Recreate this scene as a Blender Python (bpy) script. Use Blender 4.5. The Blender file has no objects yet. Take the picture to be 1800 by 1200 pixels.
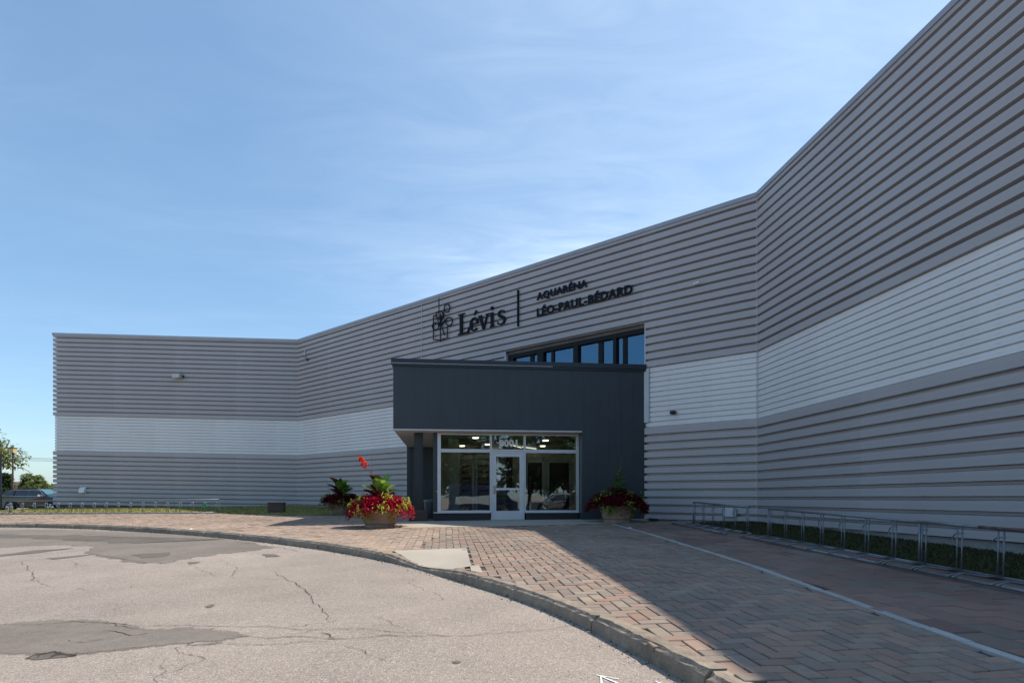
import bpy, bmesh, math, random
from mathutils import Vector, Matrix
random.seed(7)
R = math.radians
scene = bpy.context.scene
# ------------------------------------------------------------------ camera, sky, sun, exposure
CZ = 1.33                      # camera height above the road at its foot
F, CX, HY = 1050.0, 900.0, 870.0
cam = bpy.data.objects.new('camera', bpy.data.cameras.new('camera'))
scene.collection.objects.link(cam)
cam.location = (0, 0, CZ); cam.rotation_euler = (R(90), 0, 0)
cam.data.sensor_width = 36; cam.data.lens = 36 * F / 1800
cam.data.shift_y = (HY - 600) / 1800
cam.data.clip_end = 3000
scene.camera = cam
SA, SB = 0.674, 0.215          # horizontal run of a shadow per metre of height
sun_el = math.atan(1 / math.hypot(SA, SB)); sun_az = math.atan2(SA, SB)
w = bpy.data.worlds.new("World"); scene.world = w; w.use_nodes = True
nt = w.node_tree; nt.nodes.clear()
def N(nt, t, **k):
    n = nt.nodes.new(t)
    for a, b in k.items(): setattr(n, a, b)
    return n
sky = N(nt, 'ShaderNodeTexSky', sky_type='NISHITA', sun_disc=False, sun_elevation=sun_el, sun_rotation=sun_az)
sky.air_density = 1.0; sky.dust_density = 0.8; sky.ozone_density = 2.2; sky.altitude = 50
tc = N(nt, 'ShaderNodeTexCoord'); sep = N(nt, 'ShaderNodeSeparateXYZ'); nt.links.new(tc.outputs['Generated'], sep.inputs[0])
# thin cirrus: direction projected onto a high flat layer, then stretched noise
mz = N(nt, 'ShaderNodeMath', operation='MAXIMUM'); mz.inputs[1].default_value = 0.06; nt.links.new(sep.outputs[2], mz.inputs[0])
dx = N(nt, 'ShaderNodeMath', operation='DIVIDE'); dy = N(nt, 'ShaderNodeMath', operation='DIVIDE')
nt.links.new(sep.outputs[0], dx.inputs[0]); nt.links.new(mz.outputs[0], dx.inputs[1])
nt.links.new(sep.outputs[1], dy.inputs[0]); nt.links.new(mz.outputs[0], dy.inputs[1])
cmb = N(nt, 'ShaderNodeCombineXYZ'); nt.links.new(dx.outputs[0], cmb.inputs[0]); nt.links.new(dy.outputs[0], cmb.inputs[1])
mp = N(nt, 'ShaderNodeMapping'); mp.inputs['Rotation'].default_value = (0, 0, R(-28)); mp.inputs['Scale'].default_value = (0.36, .85, 1)
mp.inputs['Location'].default_value = (1.3, 2.2, 0)
nt.links.new(cmb.outputs[0], mp.inputs[0])
n1 = N(nt, 'ShaderNodeTexNoise'); n1.inputs['Scale'].default_value = 1.1; n1.inputs['Detail'].default_value = 9; n1.inputs['Roughness'].default_value = 0.52; n1.inputs['Distortion'].default_value = 0.5
n2 = N(nt, 'ShaderNodeTexNoise'); n2.inputs['Scale'].default_value = 0.55; n2.inputs['Detail'].default_value = 3
nt.links.new(mp.outputs[0], n1.inputs['Vector']); nt.links.new(cmb.outputs[0], n2.inputs['Vector'])
r1 = N(nt, 'ShaderNodeMapRange'); r1.inputs[1].default_value = 0.36; r1.inputs[2].default_value = 0.80; r1.interpolation_type = 'SMOOTHSTEP'
r2 = N(nt, 'ShaderNodeMapRange'); r2.inputs[1].default_value = 0.34; r2.inputs[2].default_value = 0.62; r2.interpolation_type = 'SMOOTHSTEP'
nt.links.new(n1.outputs[0], r1.inputs[0]); nt.links.new(n2.outputs[0], r2.inputs[0])
mm = N(nt, 'ShaderNodeMath', operation='MULTIPLY'); nt.links.new(r1.outputs[0], mm.inputs[0]); nt.links.new(r2.outputs[0], mm.inputs[1])
dt = N(nt, 'ShaderNodeVectorMath', operation='DOT_PRODUCT'); dt.inputs[1].default_value = (.62, .62, .42); nt.links.new(tc.outputs['Generated'], dt.inputs[0])
rs = N(nt, 'ShaderNodeMapRange'); rs.inputs[1].default_value = .40; rs.inputs[2].default_value = .93; rs.inputs[3].default_value = .12; rs.inputs[4].default_value = 1.0; rs.interpolation_type = 'SMOOTHSTEP'; nt.links.new(dt.outputs['Value'], rs.inputs[0])
n4 = N(nt, 'ShaderNodeTexNoise'); n4.inputs['Scale'].default_value = 5.5; n4.inputs['Detail'].default_value = 10; n4.inputs['Roughness'].default_value = .6; n4.inputs['Distortion'].default_value = 1.2; nt.links.new(mp.outputs[0], n4.inputs['Vector'])
r4 = N(nt, 'ShaderNodeMapRange'); r4.inputs[1].default_value = .3; r4.inputs[2].default_value = .75; r4.inputs[3].default_value = .5; r4.inputs[4].default_value = 1.2; nt.links.new(n4.outputs[0], r4.inputs[0])
mv = N(nt, 'ShaderNodeMath', operation='MULTIPLY'); nt.links.new(rs.outputs[0], mv.inputs[0]); nt.links.new(r4.outputs[0], mv.inputs[1])
mx_ = N(nt, 'ShaderNodeMath', operation='MULTIPLY_ADD'); mx_.inputs[1].default_value = 1.15; mx_.inputs[2].default_value = .27; nt.links.new(mm.outputs[0], mx_.inputs[0])
mm2 = N(nt, 'ShaderNodeMath', operation='MULTIPLY'); nt.links.new(mx_.outputs[0], mm2.inputs[0]); nt.links.new(mv.outputs[0], mm2.inputs[1])
mix = N(nt, 'ShaderNodeMixRGB'); mix.inputs[2].default_value = (7.4, 7.5, 8.1, 1)
nt.links.new(mm2.outputs[0], mix.inputs[0]); nt.links.new(sky.outputs[0], mix.inputs[1])
bg = N(nt, 'ShaderNodeBackground'); bg.inputs[1].default_value = 0.144
wo = N(nt, 'ShaderNodeOutputWorld'); tint = N(nt, 'ShaderNodeVectorMath', operation='MULTIPLY'); tint.inputs[1].default_value = (.905, 1.01, 1.03); hz = N(nt, 'ShaderNodeMixRGB'); hz.inputs[0].default_value = .20; hz.inputs[2].default_value = (2.3, 3.9, 6.1, 1); nt.links.new(mix.outputs[0], hz.inputs[1]); nt.links.new(hz.outputs[0], tint.inputs[0]); nt.links.new(tint.outputs[0], bg.inputs[0]); nt.links.new(bg.outputs[0], wo.inputs[0])
sl = bpy.data.lights.new('sun', 'SUN'); sl.energy = 5.0; sl.angle = R(0.53); sl.color = (1.0, 0.91, 0.79)
so = bpy.data.objects.new('sun', sl); scene.collection.objects.link(so)
so.rotation_euler = Vector((-SA, -SB, -1)).to_track_quat('-Z', 'Y').to_euler()
so.location = (20, 10, 30)
scene.view_settings.view_transform = 'Standard'; scene.view_settings.look = 'None'
scene.view_settings.gamma = 1; scene.view_settings.exposure = 0.27
scene.cycles.max_bounces = 8

# ------------------------------------------------------------------ helpers
class MB:
    def __init__(s): s.v = []; s.f = []; s.uv = []; s.c = []; s.col = (1, 1, 1)
    def face(s, pts, uvs=None, col=None):
        i = len(s.v); s.v += [tuple(p) for p in pts]; s.uv += list(uvs) if uvs else [(p[0], p[1]) for p in pts]
        s.f.append(tuple(range(i, i + len(pts)))); s.c.append(col or s.col)
    def raw(s, vs, fs, col=None):
        i = len(s.v); s.v += [tuple(p) for p in vs]; s.uv += [(p[0], p[1]) for p in vs]
        for f in fs: s.f.append(tuple(i + k for k in f)); s.c.append(col or s.col)
    def hexa(s, b, t, col=None):      # 4 bottom points, 4 top points (ccw from above)
        s.raw(list(b) + list(t), [(3, 2, 1, 0), (4, 5, 6, 7), (0, 1, 5, 4), (1, 2, 6, 5), (2, 3, 7, 6), (3, 0, 4, 7)], col)
    def box(s, x0, x1, y0, y1, z0, z1, col=None):
        s.hexa([(x0, y0, z0), (x1, y0, z0), (x1, y1, z0), (x0, y1, z0)], [(x0, y0, z1), (x1, y0, z1), (x1, y1, z1), (x0, y1, z1)], col)
    def tube(s, pts, rad, n=6, col=None, cap=True):
        pts = [Vector(p) for p in pts]; rads = rad if isinstance(rad, (list, tuple)) else [rad] * len(pts)
        rings = []; up = None
        for i, p in enumerate(pts):
            d = (pts[min(i + 1, len(pts) - 1)] - pts[max(i - 1, 0)])
            if d.length < 1e-9: d = Vector((0, 0, 1))
            d.normalize()
            if up is None: up = d.orthogonal().normalized()
            up = up - d * up.dot(d)
            up = up.normalized() if up.length > 1e-6 else d.orthogonal().normalized()
            q = d.cross(up)
            rings.append([p + (up * math.cos(2 * math.pi * k / n) + q * math.sin(2 * math.pi * k / n)) * rads[i] for k in range(n)])
        vs = [v for r in rings for v in r]; fs = []
        for i in range(len(rings) - 1):
            for k in range(n):
                a = i * n + k; b = i * n + (k + 1) % n; fs.append((a, b, b + n, a + n))
        if cap: fs.append(tuple(range(n))[::-1]); fs.append(tuple((len(rings) - 1) * n + k for k in range(n)))
        s.raw(vs, fs, col)
    def lathe(s, prof, n=24, c=(0, 0, 0), col=None):
        vs = []; fs = []
        for (r, z) in prof:
            for k in range(n): a = 2 * math.pi * k / n; vs.append((c[0] + r * math.cos(a), c[1] + r * math.sin(a), c[2] + z))
        for i in range(len(prof) - 1):
            for k in range(n): a = i * n + k; b = i * n + (k + 1) % n; fs.append((a, b, b + n, a + n))
        fs.append(tuple(range(n))[::-1]); fs.append(tuple((len(prof) - 1) * n + k for k in range(n)))
        s.raw(vs, fs, col)
    def build(s, name, mat, parent=None, smooth=False, world=False, loc=None, rz=0):
        me = bpy.data.meshes.new(name); me.from_pydata(s.v, [], s.f)
        uvl = me.uv_layers.new(name='UVMap'); ca = me.color_attributes.new('Col', 'FLOAT_COLOR', 'CORNER')
        uvs = []; cols = []
        for p in me.polygons:
            c = s.c[p.index]
            for vi in p.vertices: uvs += s.uv[vi]; cols += [c[0], c[1], c[2], 1]
        uvl.data.foreach_set('uv', uvs); ca.data.foreach_set('color', cols)
        if smooth: me.polygons.foreach_set('use_smooth', [True] * len(me.polygons))
        me.materials.append(mat); me.update()
        o = bpy.data.objects.new(name, me); scene.collection.objects.link(o)
        if loc is not None: o.location = loc; o.rotation_euler = (0, 0, rz)
        if parent is not None:
            o.parent = parent
            if world: o.matrix_parent_inverse = (Matrix.Translation(parent.location) @ parent.rotation_euler.to_matrix().to_4x4()).inverted()
        return o
def tag(o, label=None, cat=None, group=None, kind=None):
    if label: o['label'] = label
    if cat: o['category'] = cat
    if group: o['group'] = group
    if kind: o['kind'] = kind
    return o
def empty(name, loc, rz=0, label=None, cat=None, group=None):
    o = bpy.data.objects.new(name, None); scene.collection.objects.link(o); o.empty_display_size = .2
    o.location = loc; o.rotation_euler = (0, 0, rz); return tag(o, label, cat, group)
def copy_tree(o, parent=None):
    c = o.copy(); scene.collection.objects.link(c); c.parent = parent
    if parent is not None: c.matrix_parent_inverse = o.matrix_parent_inverse.copy()
    for ch in list(o.children): copy_tree(ch, c)
    return c

def G0(x, y):                   # pavement surface height above road datum
    if y < 18: ye = y
    elif y < 33: ye = 18 + .5 * (y - 18)
    elif y < 41: ye = 25.5 - 1.55 * (y - 33)
    else: ye = 13.1 - .04 * (min(y, 140) - 41)
    ye = max(ye, -12)
    ss = lambda t: max(0, min(1, t)) ** 2 * (3 - 2 * max(0, min(1, t)))
    bank = .11 * ss((y - 25.5) / 6) * ss((-x - 5) / 5) * ss((x + 27) / 2.4) * (1 - ss((y - 36) / 3))
    return CZ - 1.21 + .023 * ye + .008 * max(-25, min(9, x)) + bank
DIPC = (-1.45, 9.1)
def G(x, y):
    d = math.hypot(x - DIPC[0], (y - DIPC[1]) * .8)
    t = max(0, 1 - d / 1.3); t = t * t * (3 - 2 * t)
    return G0(x, y) - .075 * t
KH = .13
def unproj(px, py, off=0.0):
    z = 10.0
    for _ in range(60):
        x = (px - CX) / F * z
        z = .5 * z + .5 * F * (CZ - (G0(x, z) + off)) / (py - HY)
    return ((px - CX) / F * z, z)

# ------------------------------------------------------------------ materials
def mat(name, col, rough=.6, metal=0, spec=.5, noise=None, bump=None, attr=False, uv=False, extra=None, coat=0):
    m = bpy.data.materials.new(name); m.use_nodes = True; t = m.node_tree; b = t.nodes['Principled BSDF']
    b.inputs['Roughness'].default_value = rough; b.inputs['Metallic'].default_value = metal
    b.inputs['Specular IOR Level'].default_value = spec; b.inputs['Coat Weight'].default_value = coat
    co = N(t, 'ShaderNodeTexCoord'); src = None
    if attr:
        a = N(t, 'ShaderNodeVertexColor', layer_name='Col'); src = a.outputs[0]
    else:
        rgb = N(t, 'ShaderNodeRGB'); rgb.outputs[0].default_value = (*col, 1); src = rgb.outputs[0]
    P = co.outputs['Object'] if not uv else co.outputs['UV']
    for (sc, amt, det, stretch) in (noise or []):
        mpn = N(t, 'ShaderNodeMapping'); mpn.inputs['Scale'].default_value = stretch; t.links.new(P, mpn.inputs[0])
        nn = N(t, 'ShaderNodeTexNoise'); nn.inputs['Scale'].default_value = sc; nn.inputs['Detail'].default_value = det; t.links.new(mpn.outputs[0], nn.inputs['Vector'])
        mr = N(t, 'ShaderNodeMapRange'); mr.inputs[1].default_value = .3; mr.inputs[2].default_value = .7; mr.inputs[3].default_value = 1 - amt; mr.inputs[4].default_value = 1 + amt
        t.links.new(nn.outputs[0], mr.inputs[0])
        mu = N(t, 'ShaderNodeVectorMath', operation='SCALE'); t.links.new(src, mu.inputs[0]); t.links.new(mr.outputs[0], mu.inputs['Scale']); src = mu.outputs[0]
    if extra: src = extra(t, P, src, b)
    t.links.new(src, b.inputs['Base Color'])
    if bump:
        prev = None
        for (sc, st, dist) in bump:
            nn = N(t, 'ShaderNodeTexNoise'); nn.inputs['Scale'].default_value = sc; nn.inputs['Detail'].default_value = 4; t.links.new(P, nn.inputs['Vector'])
            bp = N(t, 'ShaderNodeBump'); bp.inputs['Strength'].default_value = st; bp.inputs['Distance'].default_value = dist; t.links.new(nn.outputs[0], bp.inputs['Height'])
            if prev: t.links.new(prev, bp.inputs['Normal'])
            prev = bp.outputs[0]
        t.links.new(prev, b.inputs['Normal'])
    return m
I3 = (1, 1, 1)
def mathn(t, op, a, b=None, clamp=False):
    n = N(t, 'ShaderNodeMath', operation=op); n.use_clamp = clamp
    for i, x in enumerate((a, b)):
        if x is None: continue
        if isinstance(x, (int, float)): n.inputs[i].default_value = x
        else: t.links.new(x, n.inputs[i])
    return n.outputs[0]
def mixc(t, fac, a, colb):
    m = N(t, 'ShaderNodeMixRGB'); t.links.new(fac, m.inputs[0]); t.links.new(a, m.inputs[1])
    if isinstance(colb, tuple): m.inputs[2].default_value = (*colb, 1)
    else: t.links.new(colb, m.inputs[2])
    return m.outputs[0]
def siding_extra(seam, course):
    def ex(t, P, src, b):
        s = N(t, 'ShaderNodeSeparateXYZ'); t.links.new(P, s.inputs[0])
        # sheets: each sheet and course has a slightly different tone
        cu = mathn(t, 'FLOOR', mathn(t, 'DIVIDE', mathn(t, 'ADD', s.outputs[0], 1.7), seam))
        cv = mathn(t, 'FLOOR', mathn(t, 'DIVIDE', s.outputs[1], course))
        cb = N(t, 'ShaderNodeCombineXYZ'); t.links.new(cu, cb.inputs[0]); t.links.new(cv, cb.inputs[1])
        wn = N(t, 'ShaderNodeTexWhiteNoise'); t.links.new(cb.outputs[0], wn.inputs[0])
        fac = mathn(t, 'ADD', mathn(t, 'MULTIPLY', wn.outputs[0], .13 if course > .2 else .05), .935 if course > .2 else .975)
        sc = N(t, 'ShaderNodeVectorMath', operation='SCALE'); t.links.new(src, sc.inputs[0]); t.links.new(fac, sc.inputs['Scale'])
        src = sc.outputs[0]
        fr = mathn(t, 'MODULO', mathn(t, 'ADD', s.outputs[0], 1.7), seam)
        line = mathn(t, 'LESS_THAN', fr, .024)
        src = mixc(t, mathn(t, 'MULTIPLY', line, .7), src, (.09, .09, .095))
        # faint run-off stains
        mpn = N(t, 'ShaderNodeMapping'); mpn.inputs['Scale'].default_value = (2.2, .12, 1); t.links.new(P, mpn.inputs[0])
        nn = N(t, 'ShaderNodeTexNoise'); nn.inputs['Scale'].default_value = 1.5; nn.inputs['Detail'].default_value = 5; t.links.new(mpn.outputs[0], nn.inputs['Vector'])
        st = N(t, 'ShaderNodeMapRange'); st.inputs[1].default_value = .56; st.inputs[2].default_value = .75; st.inputs[4].default_value = .42; t.links.new(nn.outputs[0], st.inputs[0])
        src = mixc(t, st.outputs[0], src, (.16, .13, .115))
        # screw heads
        su = mathn(t, 'MODULO', mathn(t, 'ADD', s.outputs[0], 1.76), seam / 2); sv = mathn(t, 'MODULO', s.outputs[1], course)
        d = mathn(t, 'SQRT', mathn(t, 'ADD', mathn(t, 'POWER', mathn(t, 'SUBTRACT', su, .12), 2), mathn(t, 'POWER', mathn(t, 'SUBTRACT', sv, course * .5), 2)))
        src = mixc(t, mathn(t, 'MULTIPLY', mathn(t, 'LESS_THAN', d, .013), .85), src, (.1, .08, .07))
        return src
    return ex
M = {}
M['grey_siding'] = mat('grey_siding', (.42, .395, .40), .42, spec=.5, noise=[(.35, .07, 3, I3), (3, .03, 4, (1, .3, 1))], uv=True, extra=siding_extra(5.2, .247), bump=[(.9, .35, .03)])
M['white_siding'] = mat('white_siding', (.74, .735, .73), .42, spec=.5, noise=[(.35, .05, 3, I3), (3, .03, 4, (1, .3, 1))], uv=True, extra=siding_extra(4.4, .156), bump=[(.9, .3, .03)])
M['cap'] = mat('cap', (.33, .33, .36), .35, metal=.3, noise=[(2, .06, 3, I3)])
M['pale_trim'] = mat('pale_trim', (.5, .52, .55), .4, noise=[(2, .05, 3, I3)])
M['foundation'] = mat('foundation', (.27, .26, .25), .9, noise=[(2, .15, 6, I3), (30, .12, 3, I3)], bump=[(30, .4, .01)])
M['membrane'] = mat('membrane', (.16, .155, .15), .9, noise=[(1, .2, 4, I3)])
M['charcoal'] = mat('charcoal', (.030, .040, .047), .42, spec=.5, noise=[(1.2, .08, 3, I3), (9, .05, 3, (1, 1, .1))])
M['charcoal_cap'] = mat('charcoal_cap', (.014, .020, .028), .35, spec=.5, noise=[(2, .08, 3, I3)])
M['soffit'] = mat('soffit', (.55, .53, .49), .7, noise=[(2, .05, 3, I3)])
M['alu'] = mat('alu', (.60, .62, .64), .35, metal=.35, noise=[(3, .04, 3, I3)])
M['brown_frame'] = mat('brown_frame', (.012, .0115, .012), .55, spec=.2, noise=[(4, .1, 3, I3)])
M['plinth'] = mat('plinth', (.015, .017, .02), .6, noise=[(5, .15, 3, I3)])
M['interior'] = mat('interior', (.60, .60, .52), .8, noise=[(1, .1, 3, I3)])
M['interior_floor'] = mat('interior_floor', (.22, .21, .19), .35, noise=[(2, .1, 3, I3)])
M['interior_dark'] = mat('interior_dark', (.035, .033, .030), .6, noise=[(2, .3, 3, I3)])
M['interior_frame'] = mat('interior_frame', (.55, .57, .56), .4)
M['galv'] = mat('galv', (.20, .22, .24), .45, metal=.6, noise=[(9, .18, 4, I3)])
M['rusty'] = mat('rusty', (.13, .085, .065), .7, metal=.2, noise=[(14, .4, 5, I3)])
M['black'] = mat('black', (.012, .014, .018), .45)
M['sign_black'] = mat('sign_black', (.006, .010, .017), .6, spec=.15)
M['white_paint'] = mat('white_paint', (.72, .72, .70), .5, noise=[(8, .08, 3, I3)])
M['beige_lamp'] = mat('beige_lamp', (.42, .38, .25), .4)
M['wood_brown'] = mat('wood_brown', (.085, .055, .042), .75, noise=[(3, .25, 5, (1, 1, 8))])
M['tire'] = mat('tire', (.014, .014, .014), .85)
def emit(name, col, s):
    m = bpy.data.materials.new(name); m.use_nodes = True; b = m.node_tree.nodes['Principled BSDF']
    b.inputs['Base Color'].default_value = (*col, 1); b.inputs['Emission Color'].default_value = (*col, 1); b.inputs['Emission Strength'].default_value = s; return m
M['lamp_lit'] = emit('lamp_lit', (1.0, .88, .70), 5)
M['tube_lit'] = emit('tube_lit', (1, .93, .8), 1.3)
def glass(name, tint, refl, rough=0.0, gcol=(.86, .92, .96)):
    m = bpy.data.materials.new(name); m.use_nodes = True; t = m.node_tree; t.nodes.clear()
    o = N(t, 'ShaderNodeOutputMaterial'); tr = N(t, 'ShaderNodeBsdfTransparent'); tr.inputs[0].default_value = (*tint, 1)
    gl = N(t, 'ShaderNodeBsdfGlossy'); gl.inputs['Roughness'].default_value = rough; gl.inputs[0].default_value = (*gcol, 1)
    fr = N(t, 'ShaderNodeFresnel'); fr.inputs[0].default_value = 1.5
    f2 = mathn(t, 'ADD', mathn(t, 'MULTIPLY', fr.outputs[0], 1.2), refl, True)
    nn = N(t, 'ShaderNodeTexNoise'); nn.inputs['Scale'].default_value = .9; co = N(t, 'ShaderNodeTexCoord'); t.links.new(co.outputs['Object'], nn.inputs['Vector'])
    bp = N(t, 'ShaderNodeBump'); bp.inputs['Strength'].default_value = .05; bp.inputs['Distance'].default_value = .05; t.links.new(nn.outputs[0], bp.inputs['Height']); t.links.new(bp.outputs[0], gl.inputs['Normal'])
    mx = N(t, 'ShaderNodeMixShader'); t.links.new(f2, mx.inputs[0]); t.links.new(tr.outputs[0], mx.inputs[1]); t.links.new(gl.outputs[0], mx.inputs[2])
    t.links.new(mx.outputs[0], o.inputs[0]); return m
M['glass'] = glass('glass', (.82, .87, .84), .09)
M['upper_glass'] = glass('upper_glass', (.30, .38, .45), .32, gcol=(.20, .37, .52))
M['car_glass'] = mat('car_glass', (.02, .03, .035), .05, spec=.9)
M['windscreen'] = mat('windscreen', (.07, .16, .20), .04, spec=1.0)
# ground materials
def asphalt_extra(t, P, src, b):
    vo = N(t, 'ShaderNodeTexVoronoi'); vo.inputs['Scale'].default_value = 135; t.links.new(P, vo.inputs['Vector'])
    wn = N(t, 'ShaderNodeSeparateColor'); t.links.new(vo.outputs['Color'], wn.inputs[0])
    a = mathn(t, 'ADD', mathn(t, 'MULTIPLY', wn.outputs[0], .50), .75)
    sc = N(t, 'ShaderNodeVectorMath', operation='SCALE'); t.links.new(src, sc.inputs[0]); t.links.new(a, sc.inputs['Scale'])
    light = mathn(t, 'GREATER_THAN', wn.outputs[1], .93)
    s2 = mixc(t, mathn(t, 'MULTIPLY', light, .75), sc.outputs[0], (.50, .46, .41))
    dark = mathn(t, 'GREATER_THAN', wn.outputs[2], .95)
    s2 = mixc(t, mathn(t, 'MULTIPLY', dark, .7), s2, (.06, .055, .055))
    # hairline cracking
    nz = N(t, 'ShaderNodeTexNoise'); nz.inputs['Scale'].default_value = 1.6; nz.inputs['Detail'].default_value = 6; t.links.new(P, nz.inputs['Vector'])
    mx = N(t, 'ShaderNodeVectorMath', operation='ADD'); sca = N(t, 'ShaderNodeVectorMath', operation='SCALE'); sca.inputs['Scale'].default_value = .9
    t.links.new(nz.outputs['Color'], sca.inputs[0]); t.links.new(P, mx.inputs[0]); t.links.new(sca.outputs[0], mx.inputs[1])
    v2 = N(t, 'ShaderNodeTexVoronoi'); v2.feature = 'DISTANCE_TO_EDGE'; v2.inputs['Scale'].default_value = .42; t.links.new(mx.outputs[0], v2.inputs['Vector'])
    n3 = N(t, 'ShaderNodeTexNoise'); n3.inputs['Scale'].default_value = .5; t.links.new(P, n3.inputs['Vector'])
    cr = mathn(t, 'MULTIPLY', mathn(t, 'LESS_THAN', v2.outputs['Distance'], .0035), mathn(t, 'GREATER_THAN', n3.outputs[0], .53))
    s2 = mixc(t, mathn(t, 'MULTIPLY', cr, .6), s2, (.05, .045, .04))
    return s2
M['asphalt'] = mat('asphalt', (.268, .226, .192), .92, spec=.25, noise=[(.22, .13, 4, I3), (1.3, .09, 5, I3), (14, .05, 3, I3)], extra=asphalt_extra, bump=[(70, .5, .006)])
def patch_extra(t, P, src, b):
    vo = N(t, 'ShaderNodeTexVoronoi'); vo.inputs['Scale'].default_value = 130; t.links.new(P, vo.inputs['Vector'])
    wn = N(t, 'ShaderNodeSeparateColor'); t.links.new(vo.outputs['Color'], wn.inputs[0])
    a = mathn(t, 'ADD', mathn(t, 'MULTIPLY', wn.outputs[0], .4), .8)
    sc = N(t, 'ShaderNodeVectorMath', operation='SCALE'); t.links.new(src, sc.inputs[0]); t.links.new(a, sc.inputs['Scale']); return sc.outputs[0]
M['patch'] = mat('patch', (.188, .162, .138), .9, spec=.25, noise=[(.8, .14, 5, I3), (8, .08, 4, I3)], extra=patch_extra, bump=[(90, .35, .004)])
M['patch_dark'] = mat('patch_dark', (.14, .122, .105), .9, spec=.25, noise=[(2, .2, 5, I3)], extra=patch_extra)
M['crack'] = mat('crack', (.045, .038, .033), .95, spec=.1, noise=[(6, .4, 4, I3)])
M['sand'] = mat('sand', (.085, .075, .065), .95, spec=.1, noise=[(3, .25, 5, I3), (60, .25, 3, I3)])
M['brick'] = mat('brick', I3, .85, spec=.3, attr=True, noise=[(.5, .16, 5, I3), (90, .13, 3, I3), (9, .07, 4, I3)], bump=[(110, .35, .004)])
M['concrete'] = mat('concrete', (.37, .33, .27), .85, spec=.3, noise=[(.9, .10, 5, I3), (40, .07, 4, I3)], bump=[(60, .25, .004)])
M['ribbon'] = mat('ribbon', (.34, .34, .33), .85, spec=.3, noise=[(4, .15, 5, I3), (60, .1, 3, I3)])
M['kerb'] = mat('kerb', (.245, .20, .155), .92, spec=.25, noise=[(1.8, .22, 6, I3), (12, .18, 5, I3), (70, .14, 3, I3)], bump=[(12, .5, .03), (60, .5, .01)])
M['shade_painted_turf'] = mat('shade_painted_turf', (.055, .055, .03), .95, spec=.1, noise=[(2, .35, 5, I3), (25, .3, 3, I3)])  # right-hand turf darkened: shade put into the colour
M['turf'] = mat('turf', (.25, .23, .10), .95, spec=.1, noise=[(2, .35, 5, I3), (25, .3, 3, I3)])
M['blade'] = mat('blade', I3, .7, attr=True)
M['leaf'] = mat('leaf', I3, .55, attr=True, spec=.4)
M['bark'] = mat('bark', (.10, .075, .055), .9, noise=[(6, .3, 5, (1, 1, .2))])
M['pot'] = mat('pot', (.30, .215, .155), .85, noise=[(3, .15, 5, I3), (50, .12, 3, I3)], bump=[(40, .3, .006)])
M['soil'] = mat('soil', (.03, .022, .016), .95)
M['car_paint'] = mat('car_paint', (.028, .027, .022), .22, metal=.5, coat=.8)
M['blue_paint'] = mat('blue_paint', (.03, .09, .26), .25, metal=.3, coat=.8)
M['navy_paint'] = mat('navy_paint', (.012, .025, .09), .25, metal=.2, coat=.8)
M['rim'] = mat('rim', (.55, .55, .56), .3, metal=.8)
M['chrome'] = mat('chrome', (.7, .7, .7), .15, metal=1)
M['roof_tile'] = mat('roof_tile', (.12, .075, .055), .8, noise=[(3, .2, 4, I3)])
M['render_wall'] = mat('render_wall', (.5, .45, .36), .8, noise=[(3, .1, 4, I3)])
M['green_plastic'] = mat('green_plastic', (.01, .28, .10), .4)
M['orange'] = mat('orange', (.7, .10, .02), .5)
M['bin'] = mat('bin', (.20, .22, .24), .5, metal=.2, noise=[(8, .2, 4, I3)])
# the bright blinking wet-looking clump keeps leaves two-sided with some light passing through
for k in ('leaf', 'blade'):
    t = M[k].node_tree; b = t.nodes['Principled BSDF']; out = [n for n in t.nodes if n.type == 'OUTPUT_MATERIAL'][0]
    tl = N(t, 'ShaderNodeBsdfTranslucent'); vc = N(t, 'ShaderNodeVertexColor', layer_name='Col'); t.links.new(vc.outputs[0], tl.inputs[0])
    mx = N(t, 'ShaderNodeMixShader'); mx.inputs[0].default_value = .4; t.links.new(b.outputs[0], mx.inputs[1]); t.links.new(tl.outputs[0], mx.inputs[2]); t.links.new(mx.outputs[0], out.inputs[0])

# ------------------------------------------------------------------ building plan
P2 = Vector((430 / F * 16.7, 16.7)); z1 = 32.63; P1 = Vector((-377 / F * z1, z1)); z0 = 32.05; P0 = Vector((-807 / F * z0, z0))
z3 = 9.97; P3 = Vector((800 / F * z3, z3)); dC = (P3 - P2).normalized()
P4 = P2 + dC * (P2.y - 8.2) / abs(dC.y)          # just outside the frame
P5 = Vector((P4.x + .29, 4.3))  # unseen wall end, bent to shape the shadow edge on the paving
HZ = {'0': .25, '1': .045, '2': 0.0, '4': .035, '5': .04}
def nrm(a, b):                                     # normal facing the camera side for a left-to-right wall
    d = (b - a).normalized(); return Vector((d.y, -d.x))
nA, nB, nC, nD = nrm(P0, P1), nrm(P1, P2), nrm(P2, P4), nrm(P4, P5)
def mit(a, b): return (a + b) / (1 + a.dot(b))
_e = -(P1 - P0).normalized(); _sh = .12
P0, P1, P2, P4, P5 = P0 - mit(_e, nA) * _sh, P1 - mit(nA, nB) * _sh, P2 - mit(nB, nC) * _sh, P4 - mit(nC, nD) * _sh, P5 - nD * _sh
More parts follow.
